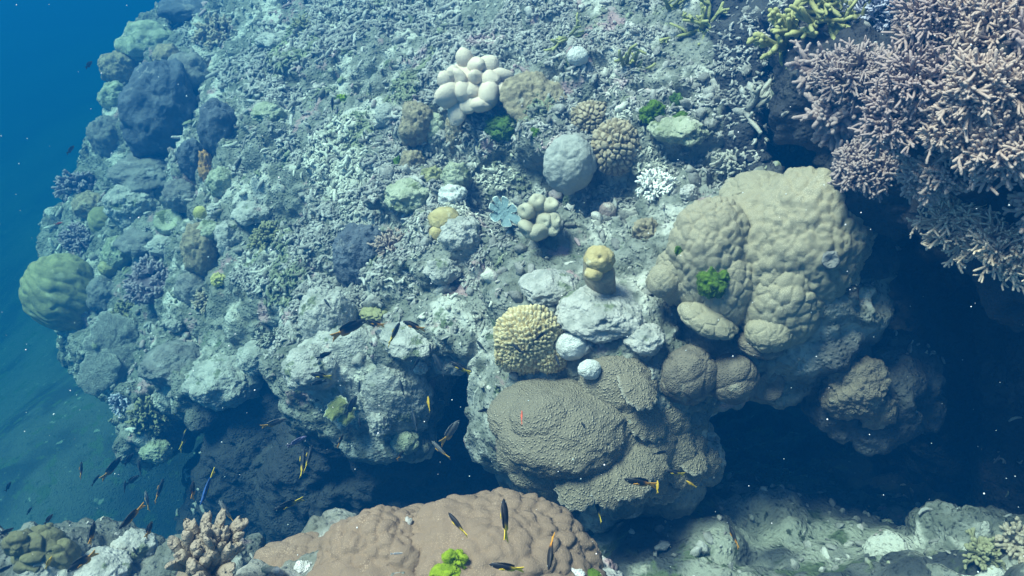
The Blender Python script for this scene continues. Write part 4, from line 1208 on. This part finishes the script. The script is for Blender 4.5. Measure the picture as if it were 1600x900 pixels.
# ------------------------------------------------------------------ branching corals
GS, GP = 'staghorn thicket colonies', 'small bushy corals'
C = [
 # bushes
 ('bushy_coral', 'purple grey bushy coral right of the grooved green boulder', 'coral', 246, 440, 92, 104, 'purple', GP, dict(n=110, length=.07, r=.011, kids=(2, 3), kids2=(0, 0))),
 ('bushy_coral', 'grey bushy coral with dark shade on the upper left reef top', 'coral', 346, 58, 92, 88, 'tan', GP, dict(n=100, length=.08, r=.012, kids=(2, 3), kids2=(0, 0), lean=.8)),
 ('bushy_coral', 'pale bushy coral on the far left rim above the mossy boulder', 'coral', 126, 292, 76, 60, 'purple', GP, dict(n=80, length=.07, r=.012, kids=(2, 3), kids2=(0, 0))),
 ('bushy_coral', 'dim purple bushy coral left of the mossy boulder', 'coral', 122, 374, 62, 56, 'purple', GP, dict(n=80, length=.06, r=.009, kids=(2, 3), kids2=(0, 0))),
 ('bushy_coral', 'small dark bushy coral on the far rubble near the top', 'coral', 476, 42, 36, 36, 'olive', GP, dict(n=50, length=.05, r=.009, kids=(2, 3), kids2=(0, 0))),
 ('bushy_coral', 'olive bushy coral at the middle of the left rubble slope', 'coral', 416, 370, 56, 46, 'olive', GP, dict(n=80, length=.05, r=.009, kids=(2, 3), kids2=(0, 0))),
 ('bushy_coral', 'rusty brown tuft under the left end of the rubble', 'coral', 321, 470, 46, 44, 'tan', GP, dict(n=60, length=.05, r=.007, kids=(2, 3), kids2=(0, 1))),
 ('bushy_coral', 'dark brown tuft above the slanting table coral', 'coral', 194, 488, 40, 54, 'olive', GP, dict(n=60, length=.05, r=.008, kids=(2, 3), kids2=(0, 0))),
 ('bushy_coral', 'pinkish branching tuft on the slate blue dome', 'coral', 616, 384, 56, 44, 'stag_pink', GP, dict(n=46, length=.06, r=.006, kids=(2, 4), kids2=(0, 2))),
 ('bushy_coral', 'small white-tipped bush in the dark hollow below the knobbly domes', 'coral', 1025, 294, 60, 46, 'bush_white', GP, dict(n=70, length=.055, r=.006, kids=(2, 4), kids2=(0, 1))),
 ('bushy_coral', 'dim speckled bush hanging at the lowest left lobe of the reef', 'coral', 236, 650, 70, 72, 'olive', GP, dict(n=90, length=.05, r=.009, kids=(2, 3), kids2=(0, 0))),
 ('bushy_coral', 'pale bluish branching tuft at the outer edge of the lowest left lobe', 'coral', 190, 628, 34, 40, 'stag_blue', GP, dict(n=40, length=.06, r=.008, kids=(2, 3), kids2=(0, 1))),
 ('bushy_coral', 'pale branching tuft left of the large pale outcrop', 'coral', 432, 528, 50, 30, 'stag_dead', GP, dict(n=40, length=.07, r=.006, kids=(2, 4), kids2=(0, 1))),
 ('bushy_coral', 'grey dead bush at the right end of the rubble by the beige boulder', 'coral', 1150, 262, 70, 50, 'stag_dead', GP, dict(n=60, length=.06, r=.007, kids=(2, 4), kids2=(0, 1))),
 ('bushy_coral', 'small tan tuft at the far right bottom corner', 'coral', 1592, 850, 44, 60, 'tan', GP, dict(n=50, length=.06, r=.008, kids=(2, 3), kids2=(0, 1))),
 ('bushy_coral', 'brown bush on the rocks at the lower right', 'coral', 1530, 866, 60, 40, 'olive', GP, dict(n=50, length=.05, r=.008, kids=(2, 3), kids2=(0, 1))),
 # thicket at the upper right
 ('staghorn_coral', 'shadowed brown staghorn coral at the leftmost inner corner of the thicket', 'coral', 1285, 110, 80, 80, 'stag', GS, dict(n=34, length=.09, r=.009, kids=(3, 5), kids2=(0, 2))),
 ('staghorn_coral', 'dim stubby staghorn coral hanging beside the dark hollow', 'coral', 1310, 180, 80, 70, 'stag', GS, dict(n=60, length=.08, r=.010, kids=(3, 5), kids2=(0, 1))),
 ('staghorn_coral', 'yellow green staghorn coral at the left end of the thicket', 'coral', 1226, 72, 70, 74, 'stag_green', GS, dict(n=12, length=.14, r=.012, kids=(2, 4), kids2=(1, 2), flat=.3)),
 ('staghorn_coral', 'yellow green staghorn coral hanging from the top edge of the thicket', 'coral', 1290, 22, 84, 66, 'stag_green', GS, dict(n=16, length=.13, r=.010, kids=(2, 4), kids2=(1, 2), flat=.3)),
 ('staghorn_coral', 'yellow green antler-like coral on the rubble left of the thicket', 'coral', 1098, 44, 70, 50, 'stag_green', GS, dict(n=9, length=.15, r=.009, kids=(2, 4), kids2=(0, 2), flat=.25)),
 ('staghorn_coral', 'small yellow green antler-like coral near the white ball', 'coral', 984, 104, 46, 30, 'stag_green', GS, dict(n=5, length=.12, r=.008, kids=(1, 3), kids2=(0, 1), flat=.25)),
 ('staghorn_coral', 'pale green antler-like coral at the top edge of the rubble', 'coral', 1050, 12, 50, 36, 'stag_green', GS, dict(n=6, length=.12, r=.008, kids=(1, 3), kids2=(0, 1), flat=.25)),
 ('staghorn_coral', 'faint green antler-like coral among rubble left of the white ball', 'coral', 884, 62, 44, 34, 'stag_green', GS, dict(n=6, length=.11, r=.008, kids=(1, 3), kids2=(0, 1), flat=.25)),
 ('staghorn_coral', 'grey forked branch lying at the dark edge below the thicket', 'coral', 1172, 176, 66, 40, 'stag_dead', GS, dict(n=6, length=.15, r=.011, kids=(1, 3), kids2=(0, 1), flat=.25)),
 ('staghorn_coral', 'bluish staghorn coral along the top edge of the thicket', 'coral', 1375, 16, 100, 60, 'stag_blue', GS, dict(n=76, length=0.098, r=0.0042, kids=(3, 5), kids2=(0, 2))),
 ('staghorn_coral', 'lavender grey staghorn coral right of the bluish one', 'coral', 1462, 34, 120, 90, 'stag', GS, dict(n=154, length=0.090, r=0.0042, kids=(3, 5), kids2=(1, 2))),
 ('staghorn_coral', 'pinkish staghorn coral in the top right corner', 'coral', 1560, 40, 130, 100, 'stag_pink', GS, dict(n=154, length=0.090, r=0.0046, kids=(3, 5), kids2=(1, 2))),
 ('staghorn_coral', 'shaded mauve staghorn coral at the dark inner side of the thicket', 'coral', 1335, 120, 110, 100, 'stag', GS, dict(n=134, length=0.074, r=0.0046, kids=(3, 5), kids2=(0, 2))),
 ('staghorn_coral', 'dark tangled staghorn coral in the middle of the thicket', 'coral', 1440, 130, 120, 100, 'stag', GS, dict(n=134, length=0.074, r=0.0046, kids=(3, 5), kids2=(0, 2))),
 ('staghorn_coral', 'warm beige staghorn coral on the right side of the thicket', 'coral', 1545, 140, 130, 100, 'stag_pink', GS, dict(n=154, length=0.082, r=0.0046, kids=(3, 5), kids2=(1, 2))),
 ('staghorn_coral', 'stubby mauve staghorn coral at the lower left lip of the thicket', 'coral', 1362, 262, 120, 96, 'stag', GS, dict(n=194, length=0.057, r=0.0051, kids=(3, 5), kids2=(0, 1))),
 ('staghorn_coral', 'stubby beige staghorn coral along the lower lip of the thicket', 'coral', 1462, 268, 120, 90, 'stag_pink', GS, dict(n=194, length=0.057, r=0.0051, kids=(3, 5), kids2=(0, 1))),
 ('staghorn_coral', 'coarse cream staghorn coral at the right edge below the beige one', 'coral', 1560, 232, 120, 100, 'stag_pink', GS, dict(n=154, length=0.074, r=0.0051, kids=(3, 5), kids2=(0, 2))),
 ('staghorn_coral', 'white tipped staghorn coral spreading over the dark void', 'coral', 1500, 352, 110, 70, 'stag_white', GS, dict(d=2.45, n=96, length=0.098, r=0.0042, kids=(3, 5), kids2=(1, 3), lean=-.3)),
 ('staghorn_coral', 'white tipped staghorn coral dangling lowest at the right edge', 'coral', 1572, 385, 90, 90, 'stag_white', GS, dict(d=2.36, n=96, length=0.098, r=0.0042, kids=(3, 5), kids2=(1, 3), lean=-.3)),
 ('staghorn_coral', 'cream staghorn coral between the lip and the white tipped ones', 'coral', 1530, 298, 110, 70, 'stag_white', GS, dict(d=2.5, n=134, length=0.066, r=0.0046, kids=(3, 5), kids2=(0, 2))),
 ('staghorn_coral', 'cream staghorn coral at the right edge just above the dangling ones', 'coral', 1592, 312, 80, 80, 'stag_pink', GS, dict(n=134, length=0.074, r=0.0054, kids=(3, 5), kids2=(1, 2), d=2.4)),
 ('staghorn_coral', 'mottled staghorn coral beneath the dark middle of the thicket', 'coral', 1400, 190, 110, 80, 'stag', GS, dict(n=134, length=0.066, r=0.0046, kids=(3, 5), kids2=(0, 2))),
 ('staghorn_coral', 'rosy staghorn coral beside the right edge under the warm beige one', 'coral', 1500, 200, 100, 80, 'stag_pink', GS, dict(n=134, length=0.066, r=0.0046, kids=(3, 5), kids2=(0, 2))),

 # the thicket goes on beyond the right edge of the view
 ('staghorn_coral', 'mauve staghorn coral beyond the top right corner of the view', 'coral', 1650, 60, 130, 110, 'stag', GS, dict(n=120, length=0.082, r=0.0065, kids=(3, 5), kids2=(0, 2))),
 ('staghorn_coral', 'beige staghorn coral just outside the right edge, level with the warm beige one', 'coral', 1660, 190, 130, 110, 'stag_pink', GS, dict(n=120, length=0.082, r=0.0065, kids=(3, 5), kids2=(0, 2))),
 ('staghorn_coral', 'cream staghorn coral just outside the right edge beside the white tipped ones', 'coral', 1670, 320, 120, 110, 'stag_pink', GS, dict(n=120, length=0.082, r=0.0065, kids=(3, 5), kids2=(0, 2))),
 ('staghorn_coral', 'mauve staghorn coral farther outside the right edge, upper one', 'coral', 1780, 120, 160, 130, 'stag', GS, dict(n=132, length=0.090, r=0.0068, kids=(3, 5), kids2=(0, 1))),
 ('staghorn_coral', 'beige staghorn coral farther outside the right edge, lower one', 'coral', 1790, 290, 160, 130, 'stag_pink', GS, dict(n=132, length=0.090, r=0.0068, kids=(3, 5), kids2=(0, 1))),
]
for nm, lb, ct, px, py, w, h, m, grp, kw in C:
    colony(nm, lb, ct, px, py, w, h, m, grp, **kw)

# ------------------------------------------------------------------ fish
def fmat(name, c, tail, rough=.5):
    return mat(name, c, tuple(v * .7 for v in c), 60, bump=.1, bscale=300, tip=tail, rough=rough)
FM = dict(
    orange=(fmat('black_fish_skin', (.018, .02, .024), (.55, .24, .03)), fmat('orange_fin', (.62, .27, .03), (.70, .36, .04))),
    yellow=(fmat('dark_fish_skin', (.02, .025, .035), (.58, .42, .05)), fmat('yellow_fin', (.66, .46, .04), (.72, .55, .06))),
    dark=(fmat('all_dark_fish_skin', (.02, .03, .045), (.02, .03, .045)), fmat('dark_fin', (.03, .04, .055), (.05, .06, .07))),
    grey=(fmat('grey_fish_skin', (.13, .13, .14), (.42, .26, .07)), fmat('amber_fin', (.55, .30, .06), (.62, .38, .08))),
    blue=(fmat('blue_fish_skin', (.03, .09, .30), (.04, .12, .32)), fmat('golden_fin', (.66, .50, .06), (.72, .55, .06))),
    violet=(fmat('violet_fish_skin', (.20, .18, .34), (.18, .16, .3)), fmat('violet_fin', (.22, .2, .34), (.25, .22, .35))),
    gold=(fmat('gold_fish_skin', (.60, .38, .03), (.6, .4, .03)), fmat('gold_fin', (.62, .42, .04), (.62, .42, .04))),
    pink=(fmat('red_fish_skin', (.70, .13, .08), (.70, .16, .1)), fmat('red_fin', (.7, .2, .12), (.7, .2, .12))),
    white=(fmat('pale_fish_skin', (.66, .64, .64), (.6, .58, .6)), fmat('pale_fin', (.6, .6, .6), (.6, .6, .6))),
)
M_EYE = mat('fish_eye_ring', (.35, .36, .34), (.25, .26, .25), 60, bump=0, rough=.2)
def fish_meshes(key, deep, bend):
    """unit-length fish along +x (head), z up; body, tail, dorsal and anal fins"""
    body_m, fin_m = FM[key]
    n, k = 15, 12
    x = np.linspace(.5, -.30, n)
    t = (x - .5) / -.80
    prof = np.sin(np.pi * np.clip(t * .93 + .02, 0, 1)) ** .75 * (1 - .35 * t) + .10 * t
    prof[0] = .02
    hh, ww = prof * deep, prof * deep * .48
    off = lambda xx: bend * (np.asarray(xx) - .1) ** 2 * np.sign(.1 - np.asarray(xx))
    th = np.arange(k) * 2 * np.pi / k
    V = np.concatenate([np.c_[np.full(k, x[i]), ww[i] * np.cos(th) + off(x[i]), hh[i] * np.sin(th)] for i in range(n)])
    i, j = np.arange(k), (np.arange(k) + 1) % k
    Q = np.concatenate([np.stack([r * k + i, (r + 1) * k + i, (r + 1) * k + j, r * k + j], 1) for r in range(n - 1)])
    V = np.r_[V, [[.515, off(.5), 0], [-.31, off(-.31), 0]]]
    T = np.concatenate([np.stack([i, j, np.full(k, n * k)], 1), np.stack([(n - 1) * k + j, (n - 1) * k + i, np.full(k, n * k + 1)], 1)])
    body = mesh_from('fish_body', V, [Q, T], True, {'tip': sstep(-.10, -.24, V[:, 0])})
    body.materials.append(body_m)
    def fin(name, outline, mm):
        o = np.array(outline)
        m = len(o)
        th_ = .008
        V = np.concatenate([np.c_[o[:, 0], off(o[:, 0]) + s * th_, o[:, 1]] for s in (1, -1)])
        c = o.mean(0)
        V = np.r_[V, [[c[0], off(c[0]) + th_ * 1.6, c[1]], [c[0], off(c[0]) - th_ * 1.6, c[1]]]]
        i, j = np.arange(m), (np.arange(m) + 1) % m
        T = np.concatenate([np.stack([i, j, np.full(m, 2 * m)], 1), np.stack([m + j, m + i, np.full(m, 2 * m + 1)], 1)])
        Q = np.stack([j, i, m + i, m + j], 1)
        me = mesh_from(name, V, [Q, T], False, {'tip': np.zeros(len(V)) if mm is body_m else np.linspace(0, 1, len(V))})
        me.materials.append(mm)
        return me
    e = deep
    tail = fin('fish_tail', [(-.27, .07 * e / .2), (-.38, .10), (-.52, .17), (-.49, .08), (-.43, .0), (-.49, -.08), (-.52, -.17), (-.38, -.10), (-.27, -.07 * e / .2)], fin_m)
    dors = fin('fish_dorsal', [(.28, e * .72), (.20, e * 1.08), (.05, e * 1.3), (-.12, e * 1.22), (-.24, e * .95), (-.24, e * .35), (-.05, e * .7), (.12, e * .85)], body_m)
    anal = fin('fish_anal', [(.05, -e * .8), (-.04, -e * 1.15), (-.16, -e * 1.12), (-.25, -e * .75), (-.25, -e * .3), (-.1, -e * .6)], fin_m if key in ('orange', 'yellow', 'grey') else body_m)
    pect = fin('fish_pectoral', [(.20, -.02), (.08, .04), (.02, .0), (.08, -.06)], fin_m)
    for v in pect.vertices:
        v.co.y += .48 * e
    V, F = ico(2)
    ev = np.concatenate([V * np.array([.022, .010, .022]) + np.array([.395, off(.395) + sgn * deep * .285, deep * .10]) for sgn in (1, -1)])
    eye = mesh_from('fish_eye', ev, np.concatenate([F, F + len(V)]))
    eye.materials.append(M_EYE)
    return dict(body=body, tail_fin=tail, dorsal_fin=dors, anal_fin=anal, pectoral_fin=pect, eyes=eye)
PROTO = {}
def fish(px, py, ang, length, key, label, d=None, group='dark fish with bright tails', gap=None, deep=.19, cat='fish'):
    rs = random.Random(int(px * 7 + py))
    dep = hit(px, py)[2]
    dep = d if d else max(1.2, dep - (gap if gap is not None else rs.uniform(.16, .40)))
    v = rs.choice((-1, 0, 1))
    q = (key, deep, v)
    if q not in PROTO:
        PROTO[q] = fish_meshes(key, deep, v * .16)
    a, b = math.cos(R(ang)), math.sin(R(ang))
    h = np.array([a, b * 1.05, b * .5 + rs.uniform(-.12, .12)])
    app = math.hypot(h @ CR, h @ CU) / np.linalg.norm(h)
    L = metres(length * (1.15 if 450 < py < 660 and 480 < px < 770 else 1), dep) / app
    x = unit(h)
    up = np.array([rs.uniform(-.35, .35), -.25, 1.0])
    z = unit(up - x * (up @ x))
    y = np.cross(z, x)
    from mathutils import Matrix
    o = empty('reef_fish', ray(px, py) * dep)
    o.rotation_euler = Matrix(((x[0], y[0], z[0]), (x[1], y[1], z[1]), (x[2], y[2], z[2]))).to_euler()
    o.scale = (L, L, L)
    tag(o, label, cat, group)
    for nm, me in PROTO[q].items():
        link(nm, me, None, (0, 0, 0), o)
    return o
FISH = [
 (175, 731, 62, 38, 'orange', 'black fish with an orange tail nosing upward in open water below the lowest left lobe'),
 (127, 734, 110, 24, 'orange', 'small black fish with a vivid orange tail farthest left of the mid-water group'),
 (149, 750, 60, 18, 'dark', 'small dim fish just right of the vivid orange tailed one'),
 (202, 717, 65, 20, 'dark', 'small dark fish right under the lowest left lobe'),
 (218, 731, 110, 24, 'dark', 'slim dark fish right of the one under the lowest left lobe'),
 (207, 750, 40, 22, 'dark', 'dark fish in the tight knot of fish in open water'),
 (195, 760, 100, 18, 'dark', 'dim dark fish at the lower side of the tight knot'),
 (249, 766, 85, 32, 'orange', 'black fish with orange tail pointing straight down in open water'),
 (205, 807, 238, 42, 'orange', 'large black fish diving down left with its orange tail up'),
 (230, 782, 115, 30, 'grey', 'greenish grey fish between the diving fish and the straight one'),
 (301, 765, 95, 26, 'orange', 'dark fish with dull orange tail left of the blue fish'),
 (144, 832, 92, 32, 'orange', 'upright fish with orange tail left of the pale bottom rocks'),
 (233, 827, 85, 22, 'orange', 'small dark fish with faint tail above the brown finger coral'),
 (9, 831, 28, 24, 'dark', 'dark fish cut by the left frame edge above the corner coral'),
 (5, 890, 30, 26, 'dark', 'dark fish in the bottom left corner of the frame'),
 (76, 879, 70, 18, 'gold', 'small orange yellow fish before the dark corner coral'),
 (128, 878, 215, 46, 'orange', 'dark fish heading down left with orange tail above the pale bottom rock'),
 (212, 863, 130, 20, 'dark', 'thin dark fish crossing the pale rock behind the finger coral'),
 (284, 888, 165, 40, 'yellow', 'dark fish with yellow tail low across the finger coral'),
 (327, 881, 95, 36, 'yellow', 'upright dark fish with yellow tail on the finger coral'),
 (347, 869, 75, 22, 'dark', 'small dark fish at the right side of the finger coral'),
 (354, 800, 130, 44, 'grey', 'grey fish with orange tail slanting over the finger coral'),
 (291, 680, 70, 44, 'yellow', 'dark fish with pale yellow tail beside the lowest left lobe'),
 (13, 760, 80, 14, 'dark', 'faint tiny fish near the left frame edge in open water'),
 (46, 798, 70, 12, 'dark', 'faint tiny fish over the corner coral'),
 (76, 811, 60, 16, 'dark', 'faint small fish above the top of the corner coral'),
 (428, 661, 22, 38, 'grey', 'grey fish with orange tail at the left end of the cave'),
 (473, 722, 95, 42, 'yellow', 'fish with yellow tail hanging down in the cave, left one of a pair'),
 (482, 716, 85, 38, 'yellow', 'fish with yellow tail hanging down in the cave, right one of a pair'),
 (532, 688, 70, 22, 'orange', 'dim fish with orange tail below the white rimmed plates'),
 (450, 788, 205, 46, 'yellow', 'black fish with bright yellow back half alone low in the cave'),
 (549, 634, 65, 28, 'dark', 'dark fish right at the white rimmed plates'),
 (562, 660, 100, 16, 'dark', 'small dark fish below right of the white rimmed plates'),
 (600, 661, 100, 18, 'dark', 'small dark fish on the round hanging lobe'),
 (648, 657, 110, 30, 'dark', 'slim dark fish in front of the hanging pale tip'),
 (633, 629, 130, 14, 'dark', 'tiny dark fish above the hanging pale tip'),
 (626, 711, 60, 16, 'orange', 'tiny orange tailed fish under the hanging pale tip'),
 (670, 631, 100, 20, 'gold', 'small yellowish fish right of the hanging pale tip'),
 (704, 675, 55, 42, 'grey', 'brownish fish with yellow tail rising in the cave right of the tip'),
 (688, 703, 135, 38, 'grey', 'brownish fish with orange tail crossing below the rising one'),
 (757, 641, 195, 18, 'dark', 'small dark fish at the left rim of the grey plate coral'),
 (769, 697, 130, 18, 'dark', 'small dark fish at the lower left of the grey plate coral'),
 (545, 513, 25, 50, 'orange', 'large black fish with orange tail on the pale front, head up right'),
 (586, 505, 160, 26, 'orange', 'black fish with orange tail under the folded leather coral'),
 (646, 509, 155, 32, 'orange', 'black fish with amber tail on the pale shoulder of rock'),
 (616, 521, 70, 32, 'yellow', 'upright dark fish with yellow tail between two level ones'),
 (512, 475, 125, 18, 'dark', 'slim dark fish on the large pale outcrop'),
 (506, 555, 20, 22, 'dark', 'dark fish on the pale knob at the upper left of the cave'),
 (501, 587, 172, 30, 'yellow', 'dark fish lying level under the pale knob, upper of two'),
 (497, 598, 195, 22, 'dark', 'dark fish lying level under the pale knob, lower of two'),
 (549, 602, 105, 18, 'dark', 'short dark fish above the white rimmed plates, middle of three'),
 (538, 598, 120, 16, 'dark', 'short dark fish above the white rimmed plates, leftmost of three'),
 (561, 606, 90, 18, 'dark', 'short dark fish above the white rimmed plates, rightmost of three'),
 (685, 569, 120, 32, 'dark', 'dark fish slanting on the pale rock beside a small white knob'),
 (650, 568, 60, 20, 'dark', 'dark fish just left of the small white knob'),
 (719, 574, 155, 32, 'yellow', 'brown fish with yellow tail at the right corner of the cave'),
 (752, 541, 125, 20, 'dark', 'small dark fish left of the yellow knobbly coral'),
 (672, 545, 95, 14, 'dark', 'tiny upright dark fish on the pale shoulder of rock'),
 (628, 606, 110, 22, 'dark', 'dim dark fish above the hanging lobes'),
 (715, 819, 135, 44, 'yellow', 'dark fish slanting over the brown foreground boulder'),
 (789, 811, 94, 58, 'yellow', 'long dark fish nosing straight up over the brown boulder rim'),
 (791, 886, 172, 54, 'yellow', 'long dark fish lying level at the bottom of the brown boulder'),
 (860, 863, 265, 46, 'orange', 'dark fish diving on the right of the brown boulder, orange tail up'),
 (912, 665, 130, 14, 'dark', 'tiny dark fish on the middle of the grey plate coral'),
 (935, 796, 100, 36, 'yellow', 'thin grey fish with yellow tail below the grey plate coral'),
 (1000, 753, 175, 50, 'orange', 'dark fish with orange tail under the right of the plate coral'),
 (1027, 760, 80, 18, 'gold', 'thin yellow fish beside the orange tailed one under the plates'),
 (1032, 707, 10, 24, 'dark', 'dark fish among the right hand plates of the grey coral'),
 (1054, 738, 170, 30, 'yellow', 'dim fish with yellow tail right of the plate coral'),
 (1080, 756, 150, 18, 'gold', 'small yellow fish over the dim rubble floor'),
 (1147, 838, 110, 32, 'orange', 'dark fish with orange tail over the pale sea floor'),
 (817, 491, 170, 18, 'dark', 'dark fish on the top of the yellow knobbly coral'),
 (843, 526, 40, 26, 'dark', 'thick dark fish in the middle of the yellow knobbly coral'),
 (809, 545, 135, 22, 'dark', 'dark fish on the left side of the yellow knobbly coral'),
 (871, 563, 105, 18, 'dark', 'dark fish at the right edge of the yellow knobbly coral'),
 (925, 546, 130, 16, 'dark', 'small dark fish between the two white cushions'),
 (519, 163, 92, 26, 'dark', 'slim dark fish alone over the upper rubble field'),
 (139, 101, 70, 14, 'dark', 'faint dark fish in open water beside the upper reef edge'),
 (110, 234, 70, 16, 'dark', 'faint dark fish in open water left of the blue dome'),
 (372, 258, 80, 26, 'dark', 'dark fish beside the smooth pale lump on the left slope'),
]
for f_ in FISH:
    px, py, ang, ln, key, lb = f_
    dark_on_coral = key == 'dark'
    fish(px, py, ang, ln, key, lb, d=(4.6 if px < 260 and 690 < py < 800 else 3.3 if px < 370 and py > 690 and px > 250 else 2.6 if px < 370 and py >= 800 else 3.4 if (400 < px < 720 and 655 < py < 800) else 5.2 if px < 150 and py < 300 else None), deep=.19)
fish(323, 762, 265, 48, 'blue', 'slender blue fish with a yellow tail upward in the dark water', d=3.2, deep=.13, group=None)
fish(464, 690, 30, 32, 'violet', 'violet grey fish above the pair with hanging yellow tails', d=3.3, group=None)
fish(637, 173, 50, 20, 'gold', 'plain yellow fish over the pale tan rock', gap=.1, deep=.2, group=None)
fish(815, 652, 85, 20, 'pink', 'small coral red fish on the grey plate coral', gap=.35, deep=.13, group=None)
fish(92, 349, 10, 12, 'pink', 'tiny red fish at the far left reef edge', d=5.0, deep=.14, group=None)
fish(620, 865, 10, 20, 'white', 'small white and violet fish on the brown foreground boulder', gap=.05, deep=.14, group=None)
fish(906, 774, 175, 38, 'white', 'pale slender fish curving under the grey plate coral', d=3.0, deep=.09, group=None)

# ------------------------------------------------------------------ specks drifting in the water (uncountable)
rs = np.random.RandomState(77)
n = 420
px, py = rs.uniform(-60, 1660, n), rs.uniform(-40, 940, n)
V, F = ico(1)
Vs, Fs = [], []
for i in range(n):
    lim = hit(px[i], py[i])[2]
    d = rs.uniform(.7, max(.9, min(lim - .05, 5.0)))
    r = rs.uniform(.0003, .0008) * d * rs.choice([.6, 1, 1, 1.5])
    Vs.append(V * r * np.array([1, rs.uniform(.6, 1.4), rs.uniform(.6, 1.4)]) + ray(px[i], py[i]) * d)
    Fs.append(F + i * len(V))
m_snow = mat('drifting_specks', (.75, .78, .80), (.65, .68, .7), 10, bump=0)
tag(link('drifting_specks', mesh_from('drifting_specks', np.concatenate(Vs), np.concatenate(Fs)), m_snow), 'white specks drifting everywhere in the water', 'specks', kind='stuff')
